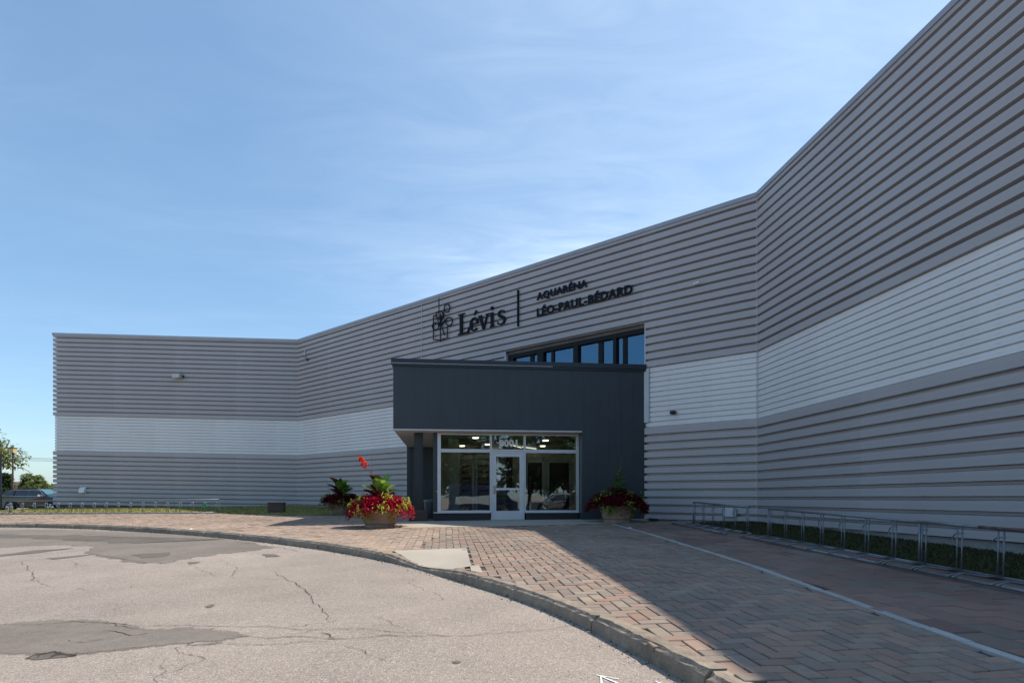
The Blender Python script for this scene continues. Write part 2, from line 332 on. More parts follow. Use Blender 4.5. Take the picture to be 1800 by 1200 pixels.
# profile: (height above camera level, outward offset, section)
def grooves():
    up = [8.243 - .247 * k for k in range(18)]; wh = [3.881 - .1562 * k for k in range(12)]; lo = [1.917 - .2447 * k for k in range(11)]
    D, d = .12, .058
    prof = [('g', [(8.30, D)])]
    cur = [(8.42, D)]
    for g in up[:-1]:
        cur += [(g, D), (g - .014, 0.0), (g - .060, 0.0), (g - .078, D)]
    cur += [(up[-1], D), (up[-1] - .012, d * .4)]
    sec = [('grey', cur)]
    cur = [(up[-1] - .012, d * .4), (up[-1] - .03, d)]
    for g in wh: cur += [(g, d), (g - .008, 0.0), (g - .024, 0.0), (g - .036, d)]
    cur[-1] = (wh[-1] - .034, d * .9)
    sec.append(('white', cur))
    cur = [(wh[-1] - .034, d * .9), (wh[-1] - .045, D)]
    for g in lo: cur += [(g, D), (g - .014, 0.0), (g - .060, 0.0), (g - .078, D)]
    cur += [(-.743, D), (-.75, 0.0)]
    sec.append(('lower', cur))
    return sec
SEC = grooves()
def bott(o): return o
Lb = (P2 - P1).length
def wall_strip(mbg, mbw, a, b, ma, mb_, ha, hb, u0, u1, zmin=-9, zmax=99):
    n = max(1, int((b - a).length / 3))
    for name, pr in SEC:
        mbx = mbw if name == 'white' else mbg
        for (h1, o1), (h2, o2) in zip(pr[:-1], pr[1:]):
            if h2 < zmin or h1 > zmax: continue
            for k in range(n):
                q = []
                for tt in (k / n, (k + 1) / n):
                    p = a.lerp(b, tt); m_ = ma.lerp(mb_, tt); h = ha + (hb - ha) * tt; u = u0 + (u1 - u0) * tt
                    for (hh, oo) in ((h1, o1), (h2, o2)):
                        x = p + m_ * oo; q.append(((x.x, x.y, CZ + hh + h), (u, hh + 2.0)))
                mbx.face([q[0][0], q[1][0], q[3][0], q[2][0]], [q[0][1], q[1][1], q[3][1], q[2][1]])
    return
def clad(segs, nm='cladding'):
    """segs: list of strips sharing one run; grey top, white band and grey bottom become parts of their own"""
    par = None
    for si, (name, pr) in enumerate(SEC):
        for sgm in segs:
            m1 = MB(); keep = SEC[:]; SEC[:] = [(name, pr)]; wall_strip(m1, m1, *sgm); SEC[:] = keep
            if not m1.f: continue
            part(m1, ['upper_cladding', 'white_band', 'lower_cladding'][si], M['white_siding'] if name == 'white' else M['grey_siding'])
bld = empty('sports_centre', (P2.x, P2.y, G(P2.x, P2.y)), 0, 'large sports centre clad in grey and white horizontal metal siding with dark glazed entrance block', 'building')
def part(mb, name, m, parent=None, smooth=False): return mb.build(name, m, parent or bld, smooth, world=True)

def part_each(mb, name, m, parent=None):
    out = []
    for k in range(0, len(mb.f), 6):
        q = MB(); b0 = (k // 6) * 8; q.raw(mb.v[b0:b0 + 8], [tuple(i - b0 for i in f) for f in mb.f[k:k + 6]]); out.append(part(q, name, m, parent))
    return out
# B line helpers: t from P1 (0) to P2 (1)
def tB(px):
    k = (px - CX) / F; d = P2 - P1
    return (k * P1.y - P1.x) / (d.x - k * d.y)
def hB(px, py):
    t = tB(px); z = P1.y + (P2.y - P1.y) * t; return (HY - py) / F * z
tl_, tr_ = tB(893), tB(1136)
WT = up_top = 8.243 - .247 * 8 - .0       # a groove line near the window head
WT = hB(1136, 575)
mAB, mBC, mCD = mit(nA, nB), mit(nB, nC), mit(nC, nD)
nE = -(P1 - P0).normalized(); mEA = mit(nE, nA); back0 = P0 - nA * 22
clad([(P0, P1, mEA, mAB, HZ['0'], HZ['1'], 0, (P1 - P0).length)])
clad([(back0, P0, nE, mEA, HZ['0'], HZ['0'], -22, 0)])
BL, BR = P1.lerp(P2, tl_), P1.lerp(P2, tr_)
h_at = lambda t: HZ['1'] + (HZ['2'] - HZ['1']) * t
clad([(P1, BL, mAB, nB, HZ['1'], h_at(tl_), 20, 20 + Lb * tl_),
      (BL, BR, nB, nB, h_at(tl_), h_at(tr_), 20 + Lb * tl_, 20 + Lb * tr_, WT + .01),
      (BR, P2, nB, mBC, h_at(tr_), 0, 20 + Lb * tr_, 20 + Lb)])
LC = (P4 - P2).length
clad([(P2, P4, mBC, mCD, 0, HZ['4'], 50, 50 + LC), (P4, P5, mCD, nD, HZ['4'], HZ['5'], 50 + LC, 50 + LC + (P5 - P4).length)])
# shell behind the siding: solid walls, roof and the unseen sides
TOP = 8.42
def vwall(mb, a, b, z0a, z1a, z0b=None, z1b=None, thick=.25, n=None):
    n = n or nrm(a, b); z0b = z0a if z0b is None else z0b; z1b = z1a if z1b is None else z1b
    q = [a, b, b - n * thick, a - n * thick]
    mb.hexa([(q[0].x, q[0].y, z0a), (q[1].x, q[1].y, z0b), (q[2].x, q[2].y, z0b), (q[3].x, q[3].y, z0a)],
            [(q[0].x, q[0].y, z1a), (q[1].x, q[1].y, z1b), (q[2].x, q[2].y, z1b), (q[3].x, q[3].y, z1a)])
ins = -.012
core = MB()
a_, b_ = P0 + mEA * ins, P1 + mAB * ins
vwall(core, a_, b_, CZ - .76, CZ + TOP + .24, CZ - .76, CZ + TOP + .03, n=nA)
vwall(core, P1 + mAB * ins, BL + nB * ins, CZ - .76, CZ + TOP + .03, n=nB)
vwall(core, BL + nB * ins, BR + nB * ins, CZ + WT, CZ + TOP + .02, n=nB)
vwall(core, BR + nB * ins, P2 + mBC * ins, CZ - .76, CZ + TOP, n=nB)
vwall(core, P2 + mBC * ins, P4 + mCD * ins, CZ - .76, CZ + TOP, n=nC)
vwall(core, P4 + mCD * ins, P5 + nD * ins, CZ - .76, CZ + TOP, n=nD)
part(core, 'wall_core', M['membrane'])
far = Vector((48, 48)); far2 = Vector((48, 4.3))
bw = MB()
dAC = (P1 - P0).normalized()
for a, b in ((back0 - nE * .05, P0 - nE * .05 - nA * .3), (far, back0), (P5, far2), (far2, far)):
    d = (b - a).normalized(); nn = Vector((d.y, -d.x)); vwall(bw, a - nn * .1, b - nn * .1, CZ - 1.6, CZ + TOP, n=nn)
part(bw, 'wall', M['grey_siding'])
rf = MB(); rp = [P0, P1, P2, P4, P5, far2, far, back0]
bm = bmesh.new(); vs = [bm.verts.new((p.x, p.y, CZ + TOP - .08)) for p in rp]; fc = bm.faces.new(vs); r_ = bmesh.ops.triangulate(bm, faces=[fc])
for f in bm.faces: rf.face([v.co.copy() for v in f.verts])
bm.free(); part(rf, 'roof', M['membrane'])
# parapet cap
capm = MB()
def cap_seg(a, b, ma, mb_, ha, hb):
    n = max(1, int((b - a).length / 3.05))
    for k in range(n):
        t0, t1 = k / n + (.00008 if k else 0), (k + 1) / n - (.00008 if k < n - 1 else 0)
        pts = []
        for tt in (t0, t1):
            p = a.lerp(b, tt); m_ = ma.lerp(mb_, tt); h = CZ + ha + (hb - ha) * tt
            o = p + m_ * .15; i = p - m_ * .30
            pts.append((o, i, h))
        (o0, i0, h0), (o1, i1, h1) = pts
        capm.hexa([(o0.x, o0.y, h0 + 8.335), (o1.x, o1.y, h1 + 8.335), (i1.x, i1.y, h1 + 8.335), (i0.x, i0.y, h0 + 8.335)],
                  [(o0.x, o0.y, h0 + 8.455), (o1.x, o1.y, h1 + 8.455), (i1.x, i1.y, h1 + 8.47), (i0.x, i0.y, h0 + 8.47)])
cap_seg(back0, P0, nE, mEA, HZ['0'], HZ['0']); cap_seg(P0, P1, mEA, mAB, HZ['0'], HZ['1']); cap_seg(P1, P2, mAB, mBC, HZ['1'], 0); cap_seg(P2, P4, mBC, mCD, 0, HZ['4']); cap_seg(P4, P5, mCD, nD, HZ['4'], HZ['5'])
part(capm, 'parapet_cap', M['cap'])
# drip edge under the far wall's cap, pale colour paints in its sunlit line
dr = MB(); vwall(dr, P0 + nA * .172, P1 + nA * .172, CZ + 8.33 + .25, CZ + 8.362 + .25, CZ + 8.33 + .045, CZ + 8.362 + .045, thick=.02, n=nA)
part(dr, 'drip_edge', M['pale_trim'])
# inner corner trims
for P_, m_, h_ in ((P2, mBC, 0),):
    t_ = MB(); c_ = P_ + m_ * .108; t_.tube([(c_.x, c_.y, CZ - .75), (c_.x, c_.y, CZ + 8.33)], .014, 4); part(t_, 'corner_trim', M['pale_trim'])
# concrete foundation
fm = MB()
def fnd(a, b, n):
    k = max(1, int((b - a).length / 2.5))
    for i in range(k):
        p, q = a.lerp(b, i / k), a.lerp(b, (i + 1) / k)
        vwall(fm, p + n * .035, q + n * .035, G(p.x, p.y) - .35, CZ - .742, G(q.x, q.y) - .35, CZ - .742, n=n)
for a, b, n in ((P0, P1, nA), (P1, BL, nB), (BR, P2, nB), (P2, P4, nC), (P4, P5, nD)):
    fm = MB(); fnd(a, b, n); part(fm, 'foundation', M['foundation'])
# ------------------------------------------------------------------ clerestory window above the entrance roof
dBv = (P2 - P1).normalized()
def onB(s, off, z): p = P1 + dBv * s - nB * off; return (p.x, p.y, z)      # off > 0 = inside
sL, sR = Lb * tl_, Lb * tr_
def bbox(mb, s0, s1, o0, o1, za, zb):
    mb.hexa([onB(s0, o0, za), onB(s1, o0, za), onB(s1, o1, za), onB(s0, o1, za)], [onB(s0, o0, zb), onB(s1, o0, zb), onB(s1, o1, zb), onB(s0, o1, zb)])
cw = MB(); W0, W1 = CZ + 3.95, CZ + WT
bbox(cw, sL, sR, -.0, .20, W1 - .15, W1)                       # head
bbox(cw, sL, sR, .02, .30, W0 - .1, W0 + .06)
# verticals measured off the picture (px), posts deep, mullions thin
posts = [(893, 902), (944, 955), (1007, 1016), (1077, 1083)]
muls = [(930, 936), (967, 972), (1050, 1058), (1093, 1100)]
for a, b in posts: bbox(cw, Lb * tB(a) + .01, Lb * tB(b), .0, .20, W0, W1 - .15)
for a, b in muls: bbox(cw, Lb * tB(a), Lb * tB(b), .06, .18, W0, W1 - .15)
bbox(cw, sR - .03, sR, -.0, .20, W0, W1 - .16)
win = part(cw, 'clerestory_window', M['brown_frame']); win['label'] = 'dark framed strip window above the entrance roof'
edges = [902, 930, 936, 944, 955, 967, 972, 1007, 1016, 1050, 1058, 1077, 1083, 1093, 1100, 1136]
for i in range(0, len(edges), 2):
    a, b = Lb * tB(edges[i]) + .005, Lb * tB(edges[i + 1]) - .005
    p_ = MB(); bbox(p_, a, min(b, sR - .035), .10, .112, W0 + .06, W1 - .15); part(p_, 'pane', M['upper_glass'], win)
lt = MB(); lt.tube([onB(sR - .95, .75, CZ + 5.52), onB(sR + .6, .9, CZ + 5.72)], .035, 8); part(lt, 'tube_light', M['tube_lit'], win)
dk = MB(); bbox(dk, sL - .5, sR + 1.5, 3.4, 3.5, W0 - .3, W1 + .6); bbox(dk, sL - .5, sR + 1.5, .32, 3.4, W1 + .5, W1 + .6); part(dk, 'interior_wall', M['interior_dark'])
# white jamb trims round the opening
tr = MB(); bbox(tr, sR + .004, sR + .034, -.125, .02, CZ + 4.05, W1 + .04); bbox(tr, sR - .02, sR + .15, -.13, -.02, CZ + 2.30, CZ + 4.02)
bbox(tr, sL - .10, sL - .004, -.10, .02, CZ + 3.9, W1 + .04)
part_each(tr, 'jamb_trim', M['pale_trim'])
# vertical conduit strips above the sign
for px, r_ in ((745, .018), (775.5, .022)):
    s_ = Lb * tB(px); c_ = MB(); c_.tube([onB(s_, -.13, CZ + 8.3), onB(s_, -.13, CZ + (3.9 if px < 760 else 7.4))], r_, 5)
    part(c_, 'conduit', M['pale_trim'] if px < 760 else M['charcoal_cap'])

# ------------------------------------------------------------------ entrance block
FL = Vector((-3.6, 18.1)); th = R(6.3); U = Vector((math.cos(th), math.sin(th))); V = Vector((-math.sin(th), math.cos(th))); W = 7.88
def ub(px, v):                                    # u where the view ray of column px meets depth v
    k = (px - CX) / F; o = FL + V * v
    return (k * o.y - o.x) / (U.x - k * U.y)
def bp(u, v, z): p = FL + U * u + V * v; return (p.x, p.y, CZ + z)
def bx(mb, u0, u1, v0, v1, z0_, z1_):
    mb.hexa([bp(u0, v0, z0_), bp(u1, v0, z0_), bp(u1, v1, z0_), bp(u0, v1, z0_)], [bp(u0, v0, z1_), bp(u1, v0, z1_), bp(u1, v1, z1_), bp(u0, v1, z1_)])
ZS, ZC, ZT = 1.98, 3.92, 4.13; GV = .50
uL, uR = ub(769, GV), ub(1017.5, GV); FLR = G(0, 18.5) - CZ
eb = MB()
bx(eb, 0, W, 0, 8.4, ZS + .012, ZC)
bx(eb, ub(1023, 0), W, .002, .3, -1.0, ZS + .012)
bx(eb, uR + .012, ub(1023, 0) + .1, .3, GV + .35, -1.0, ZS)
bx(eb, uL - .14, uL - .0, GV + .06, 6.3, -1.0, ZS)
bx(eb, .004, uL - .14, 6.3, 6.5, -1.0, ZS)
# standing seams of the dark cladding
u = .62
while u < W - .1:
    z_b = ZS + .012 if u < ub(1023, 0) + .02 else -.80
    if u > uR - .2 or True:
        bx(eb, u, u + .010, -.005, .01, z_b, ZC); u += .405
u = .15
while u < uL - .2: bx(eb, u, u + .02, 6.28, 6.31, -.85, ZS); u += .3
blk = part(eb, 'entrance_block', M['charcoal']); blk['label'] = 'dark charcoal metal clad entrance block'
rc = MB(); bx(rc, -.06, W + .0, -.09, 8.4, ZC + .06, ZT); bx(rc, -.02, W + .0, -.05, 8.4, ZC - .004, ZC + .06)
part(rc, 'roof_cap', M['charcoal_cap'])
rl = MB(); bx(rl, -.064, W * .62, -.096, -.088, ZC + .062, ZC + .075); part(rl, 'drip_edge', M['pale_trim'])
sf = MB(); bx(sf, .03, W - .02, .012, 8.3, ZS - .012, ZS + .008); part(sf, 'soffit', M['soffit'])
sj = MB(); bx(sj, .0, ub(1023, 0), -.012, .0, ZS + .002, ZS + .03); part(sj, 'drip_edge', M['alu'])
# column with its wooden-boxed base
cl = MB(); cu0, cu1 = ub(728, .62), ub(743, .62); bx(cl, cu0, cu1, .62, .87, -.5, ZS - .012); bx(cl, cu0 + .06, cu1 - .06, .60, .62, -.5, ZS - .05)
part(cl, 'column', M['charcoal_cap'])
cb_ = MB(); bx(cb_, cu0 - .11, cu1 + .14, .5, 1.0, FLR - .06, -.49)
for k in range(3): bx(cb_, cu0 - .12, cu1 + .15, .49, .5, FLR + .02 + k * .11, FLR + .115 + k * .11)
part(cb_, 'column_base', M['wood_brown'])
# plinths, sills, glazing
xs = [uL, ub(861, GV), ub(865, GV), ub(920, GV), ub(924, GV), uR]
zt = lambda y: (HY - y) / F * 18.9
ztop, zmt, zmb, zsl = ZS - .03, zt(790), zt(794), zt(897)
pl = MB(); bx(pl, uL - .10, xs[1], GV - .06, GV + .2, -1.0, zsl - .075); bx(pl, xs[4], ub(1023, 0), GV - .06, GV + .2, -1.0, zsl - .075); part_each(pl, 'plinth', M['plinth'])
sill = MB(); bx(sill, uL - .12, xs[1] + .02, GV - .10, GV + .1, zsl - .072, zsl - .045); bx(sill, xs[4] - .02, uR, GV - .10, GV + .1, zsl - .072, zsl - .045); part_each(sill, 'sill', M['alu'])
def shop_window(u0, u1, fl, fr, z0_, z1_, name='window', fw=.05):
    f_ = MB(); d0, d1 = GV - .03, GV + .08
    bx(f_, u0, u0 + fl, d0, d1, z0_, z1_); bx(f_, u1 - fr, u1, d0, d1, z0_, z1_)
    bx(f_, u0 + fl, u1 - fr, d0 + .002, d1, z1_ - fw, z1_); bx(f_, u0 + fl, u1 - fr, d0 + .002, d1, z0_, z0_ + fw)
    w_ = part(f_, name, M['alu']); g_ = MB(); bx(g_, u0 + fl, u1 - fr, GV + .015, GV + .025, z0_ + fw, z1_ - fw); part(g_, 'pane', M['glass'], w_); return w_
shop_window(xs[0], xs[1] + .035, .105, .035, zsl - .045, zmb + .033)
shop_window(xs[0], xs[1] + .035, .105, .035, zmb + .036, ztop)
shop_window(xs[4] - .035, xs[5], .035, .08, zsl - .045, zmb + .033)
shop_window(xs[4] - .035, xs[5], .035, .08, zmb + .036, ztop)
shop_window(xs[1] + .038, xs[4] - .038, .03, .03, zmb + .036, ztop)
# door
dl, dr_ = xs[1] + .04, xs[4] - .04; dz0, dz1 = FLR + .015, zmb + .03
fj = MB(); bx(fj, dl, dl + .05, GV - .02, GV + .09, dz0, dz1); bx(fj, dr_ - .05, dr_, GV - .02, GV + .09, dz0, dz1); bx(fj, dl + .05, dr_ - .05, GV - .018, GV + .09, dz1 - .05, dz1); bx(fj, dl, dr_, GV - .06, GV + .12, dz0 - .03, dz0)
part(fj, 'door_frame', M['alu'])
ga, gb = ub(872.2, GV), ub(913.3, GV); gz1, gz0 = zt(802), zt(897.5)
zb0, zb1 = zt(861), zt(857.2)
dm = MB(); e0, e1 = dl + .053, dr_ - .053
for (a, b, c, d) in ((e0, ga, dz0 + .008, dz1 - .053), (gb, e1, dz0 + .008, dz1 - .053), (ga, gb, gz1, dz1 - .053), (ga, gb, dz0 + .008, gz0)): bx(dm, a, b, GV, GV + .05, c, d)
door = part(dm, 'door', M['alu'])
g_ = MB(); bx(g_, ga, gb, GV + .022, GV + .03, gz0, gz1); part(g_, 'pane', M['glass'], door)
g_ = MB(); bx(g_, ga, gb, GV + .001, GV + .02, zb0, zb1); part(g_, 'push_bar', M['alu'], door)
g_ = MB(); bx(g_, ga - .085, ga - .022, GV - .012, GV, zt(867.5), zt(852.8)); bx(g_, ga - .07, ga + .06, GV - .05, GV - .03, zt(862.8), zt(861.6)); bx(g_, ga - .07, ga - .05, GV - .05, GV - .01, zt(862.8), zt(861.6)); part(g_, 'handle', M['chrome'], door)
g_ = MB(); bx(g_, ga + .01, ga + .15, GV + .014, GV + .018, zt(841), zt(834)); bx(g_, ga + .01, ga + .15, GV + .014, GV + .018, zt(840.9) - .035, zt(841) - .02); part(g_, 'notice', M['white_paint'], door)
hg = MB()
for z_ in (gz0 + .2, 0.0, gz1 - .1): bx(hg, e1 + .0, e1 + .03, GV - .035, GV - .02, z_, z_ + .1)
part_each(hg, 'hinge', M['alu'], door)
# little handles on the left edge of the glazing
kb = MB(); bx(kb, uL - .05, uL, GV - .02, GV + .01, zt(864), zt(862.5)); part(kb, 'latch', M['chrome'])
# vestibule interior
it = MB(); bx(it, uL + .02, W - .1, 6.1, 6.3, FLR - .1, ZS - .02); bx(it, W - .3, W - .1, .6, 6.1, FLR - .1, ZS - .02); bx(it, uL + .0, uL + .03, .6, 6.1, FLR - .1, ZS - .02)
bx(it, ub(788, 2.6), ub(806, 2.6), 2.6, 2.9, FLR, ZS - .02)
part_each(it, 'interior_wall', M['interior'])
ifl = MB(); bx(ifl, uL, W - .1, GV + .1, 6.1, FLR - .1, FLR + .008); part(ifl, 'interior_floor', M['interior_floor'])
idk = MB()
for (p0, p1, y0, y1) in ((925, 953, 812, 900), (966, 1000, 812, 900), (834, 862, 815, 900), (812, 829, 812, 900)):
    z_ = FL.y + 6.08; bx(idk, ub(p0, 6.05), ub(p1, 6.05), 6.04, 6.09, FLR + .01, (HY - y0) / F * 24.4)
part_each(idk, 'interior_opening', M['interior_dark'])
ifr = MB()
def bar(p0, p1, y0, y1, v=3.4):
    zz = 18.5 + v; bx(ifr, ub(p0, v), ub(p1, v), v, v + .07, max(FLR + .01, (HY - y1) / F * zz), min(ZS - .03, (HY - y0) / F * zz))
for p in ((829.5, 834), (836, 839), (953, 958), (961, 965), (1001, 1005), (925, 927.5)): bar(p[0], p[1], 800, 960)
bar(927, 1001, 803, 808); bar(812, 862, 808, 811)
part_each(ifr, 'inner_door_frame', M['interior_frame'])
for (px, py) in ((836, 769), (812.5, 783.5), (857, 780.5), (959, 772.5), (954, 782.5)):
    # depth where the ceiling plane (soffit) is seen in this direction
    zc = (ZS - .02) * F / (HY - py); v_ = zc - 18.4; u_ = ub(px, v_); c_ = MB(); q = bp(u_, v_, ZS - .045); c_.lathe([(.10, 0), (.10, .03)], 16, q); part(c_, 'ceiling_light', M['lamp_lit'])
for (a, b) in (((918, 784.5), (944, 788)), ((898, 781), (916, 786))):
    c_ = MB(); pts = []
    for (px, py) in (a, b): zc = (ZS - .06) * F / (HY - py); pts.append(bp(ub(px, zc - 18.4), zc - 18.4, ZS - .06))
    c_.tube(pts, .02, 8); part(c_, 'ceiling_light', M['tube_lit'])

# ------------------------------------------------------------------ lettering
def text_mesh(s, offset=0.0, ext=.5):
    c = bpy.data.curves.new('t', 'FONT'); c.body = s; c.offset = offset; c.extrude = .03; c.space_character = 1.10; c.resolution_u = 4
    o = bpy.data.objects.new('t', c); scene.collection.objects.link(o)
    dg = bpy.context.evaluated_depsgraph_get(); me = bpy.data.meshes.new_from_object(o.evaluated_get(dg))
    vs = [v.co.copy() for v in me.vertices]; fs = [tuple(p.vertices) for p in me.polygons]
    bpy.data.objects.remove(o); bpy.data.curves.remove(c); bpy.data.meshes.remove(me); return vs, fs
def place_text(mb, s, x0, x1, z0_, z1_, y, depth, offset=0.0, ref=None):
    vs, fs = text_mesh(s, offset); r_ = text_mesh(ref, offset)[0] if ref else vs
    ax, bx_ = min(v.x for v in vs), max(v.x for v in vs); az, bz = min(v.y for v in r_), max(v.y for v in r_)
    out = [(x0 + (v.x - ax) / (bx_ - ax) * (x1 - x0), y - (v.z / .03) * depth / 2, z0_ + (v.y - az) / (bz - az) * (z1_ - z0_)) for v in vs]
    mb.raw(out, fs)
angB = math.atan2(dBv.y, dBv.x)
def onwall_empty(name, px, z, label, cat, group=None):
    k = (px - CX) / F; a = P1 + nB * .10; d = P2 - P1; s_ = Lb * (k * a.y - a.x) / (d.x - k * d.y); p = onB(s_, -.100, CZ + z); return empty(name, p, angB, label, cat, group)
sgn = onwall_empty('building_sign', 762, 6.0, 'black raised building sign with tree emblem, city name and facility name', 'sign')
s0 = Lb * tB(762); LX = lambda px: Lb * tB(px) - s0
ZB = 6.0
hl = lambda px, py: hB(px, py) - ZB
m_ = MB(); place_text(m_, 'AQUARÉNA', LX(944), LX(1032.5), 7.035 - ZB, 7.345 - ZB, -.07, .025, .042, ref='AQUARENA'); m_.build('lettering', M['sign_black'], sgn)
m_ = MB(); place_text(m_, 'LÉO-PAUL-BÉDARD', LX(944.5), LX(1111), 6.475 - ZB, 6.785 - ZB, -.07, .025, .042, ref='LEO-PAUL-BEDARD'); m_.build('lettering', M['sign_black'], sgn)
m_ = MB(); x_ = LX(911.5); m_.box(x_ - .03, x_ + .03, -.09, -.03, hl(911.5, 576), hl(911.5, 513)); m_.build('divider', M['sign_black'], sgn)
# serif city name drawn stroke by stroke
lv = MB(); LH = .84; lx0 = LX(807); lx1 = LX(890); LWid = (lx1 - lx0); zb = hl(811, 590.5)
kx = LWid / 2.86
layer = [0]
def quadstrip(pts, ws, ox):
    layer[0] += 1; yy = -.092 + .0007 * (layer[0] % 7); L_ = []
    for i, p in enumerate(pts):
        a = Vector(pts[max(i - 1, 0)]); b = Vector(pts[min(i + 1, len(pts) - 1)]); d = (b - a).normalized(); n_ = Vector((-d.y, d.x)) * ws[i] / 2
        L_.append((Vector(p) + n_, Vector(p) - n_))
    for i in range(len(L_) - 1):
        q = [L_[i][0], L_[i][1], L_[i + 1][1], L_[i + 1][0]]; X = lambda v: lx0 + (v.x + ox) * kx; Z = lambda v: zb + v.y * LH
        lv.raw([(X(v), yy, Z(v)) for v in q] + [(X(v), -.04, Z(v)) for v in q], [(0, 1, 2, 3), (7, 6, 5, 4), (0, 4, 5, 1), (1, 5, 6, 2), (2, 6, 7, 3), (3, 7, 4, 0)])
def ell(cx, cy, rx, ry, a0, a1, w0, w1, ox, n=22):          # thick at the sides, thin top and bottom
    pts, ws = [], []
    for i in range(n + 1):
        a = R(a0 + (a1 - a0) * i / n); pts.append((cx + rx * math.cos(a), cy + ry * math.sin(a))); ws.append(w1 + (w0 - w1) * abs(math.cos(a)) ** 1.5)
    quadstrip(pts, ws, ox)
# L
quadstrip([(.20, .0), (.20, 1.0)], [.17, .17], 0); quadstrip([(0, .975), (.42, .975)], [.05, .05], 0); quadstrip([(0, .03), (.66, .03)], [.06, .10], 0); quadstrip([(.62, .0), (.70, .27)], [.13, .02], 0)
# e
ell(.27, .335, .21, .30, 5, 318, .15, .05, .74); quadstrip([(.08, .36), (.47, .36)], [.055, .055], .74); quadstrip([(.27, .76), (.42, .95)], [.04, .12], .74)
# v
quadstrip([(.08, .64), (.30, .0)], [.155, .12], 1.29); quadstrip([(.52, .64), (.30, .0)], [.07, .08], 1.29); quadstrip([(-.03, .65), (.20, .65)], [.04, .04], 1.29); quadstrip([(.41, .65), (.62, .65)], [.04, .04], 1.29)
# i
quadstrip([(.15, 0), (.15, .66)], [.15, .15], 1.93); quadstrip([(.02, .025), (.29, .025)], [.05, .05], 1.93); quadstrip([(.02, .64), (.15, .64)], [.05, .05], 1.93); ell(.15, .86, .04, .045, 0, 360, .09, .09, 1.93, 12)
# s
quadstrip([(.47, .50), (.42, .60), (.28, .645), (.15, .58), (.13, .47), (.24, .38), (.40, .29), (.46, .18), (.40, .06), (.25, .015), (.10, .06), (.05, .18)], [.03, .05, .05, .10, .13, .15, .15, .13, .09, .05, .05, .03], 2.34)
lv.build('lettering', M['sign_black'], sgn)
# emblem: shield outline with looping branches
em = MB(); es = 4.09
def E(zx, zy): px = 720 + zx / es; py = 480 + zy / es; return (LX(px), -.08, hl(px, py))
def estroke(pts, r_=.024): em.tube([E(*p) for p in pts], r_, 5)
def ering(cx, cy, rx, ry, a0=0, a1=360, r_=.026):
    estroke([(cx + rx * math.cos(R(a0 + (a1 - a0) * i / 18)), cy + ry * math.sin(R(a0 + (a1 - a0) * i / 18))) for i in range(19)], r_)
estroke([(181, 318), (181, 488), (215, 487), (230, 499), (244, 484), (280, 475), (280, 392)]); estroke([(181, 318), (205, 312)])
estroke([(230, 499), (230, 300), (236, 318), (232, 388)]); ering(278, 262, 20, 28); estroke([(258, 272), (250, 330), (262, 345), (240, 392), (262, 455)])
ering(225, 312, 25, 27); ering(292, 358, 24, 30); ering(196, 392, 22, 26); estroke([(216, 385), (245, 372), (270, 350), (275, 330)]); estroke([(205, 338), (225, 375), (222, 392)]); estroke([(246, 325), (232, 360)])
em.build('emblem', M['sign_black'], sgn)
# street number on the transom
numb = empty('street_number', bp(ub(893.5, GV), GV + .006, zt(778)), th, 'white vinyl street number 8001 on the glass above the door', 'house number')
m_ = MB(); wn_ = ub(909, GV) - ub(876.5, GV); place_text(m_, '8001', -wn_ / 2, wn_ / 2, -.115, .115, .0065, .002, .05); m_.build('digits', M['white_paint'], numb)

# ------------------------------------------------------------------ ground, road, pavement
gm = MB()
xs_ = [-700, -300, -150, -90, -60, -45, -35, -30] + [i for i in range(-25, 26, 2)] + [30, 45, 80, 150, 300, 700]
ys_ = [-500, -200, -100, -60, -40, -30, -20, -12] + [i for i in range(-10, 18, 2)] + [18, 22, 26, 30, 33, 35, 37, 39, 41, 45, 55, 70, 100, 140, 300, 900, 1800]
for i in range(len(xs_) - 1):
    for j in range(len(ys_) - 1):
        c = [(xs_[i], ys_[j]), (xs_[i + 1], ys_[j]), (xs_[i + 1], ys_[j + 1]), (xs_[i], ys_[j + 1])]
        gm.face([(x, y, G0(x, y) - KH) for x, y in c])
tag(gm.build('road', M['asphalt']), 'worn pale asphalt drive with cracks and patches', None, kind='structure')
def sheet(poly, off, name, m, fine=False, dip=True, thick=None):
    bm = bmesh.new(); vs = [bm.verts.new((x, y, 0)) for x, y in poly]; bm.faces.new(vs)
    cuts = [(0, y) for y in (18, 25.5, 27, 28.5, 30, 31.5, 33, 35, 37, 39, 41)] + [(1, -27), (1, -26), (1, -25.3), (1, -24.6), (1, -10), (1, -8), (1, -6.5), (1, -5), (1, 9)]
    if fine:
        cuts += [(0, 7 + .35 * k) for k in range(13)] + [(1, -3.5 + .35 * k) for k in range(13)]
    for ax, c in cuts:
        co_, no_ = ((0, c, 0), (0, 1, 0)) if ax == 0 else ((c, 0, 0), (1, 0, 0))
        bmesh.ops.bisect_plane(bm, geom=bm.verts[:] + bm.edges[:] + bm.faces[:], plane_co=co_, plane_no=no_, dist=1e-5)
    bmesh.ops.triangulate(bm, faces=[f for f in bm.faces if len(f.verts) > 4])
    for v in bm.verts: v.co.z = (G if dip else G0)(v.co.x, v.co.y) + off
    bmesh.ops.recalc_face_normals(bm, faces=bm.faces)
    me = bpy.data.meshes.new(name); bm.to_mesh(me); bm.free(); me.materials.append(m)
    o = bpy.data.objects.new(name, me); scene.collection.objects.link(o); return o
kpx = [(0, 918), (60, 919), (170, 922), (250, 925.5), (330, 931), (405, 936.5), (475, 942.5), (560, 952), (610, 960), (660, 969), (700, 982), (740, 992), (790, 1002), (860, 1015), (930, 1036), (1000, 1062), (1050, 1085), (1100, 1109), (1150, 1133), (1200, 1157), (1240, 1178), (1280, 1200)]
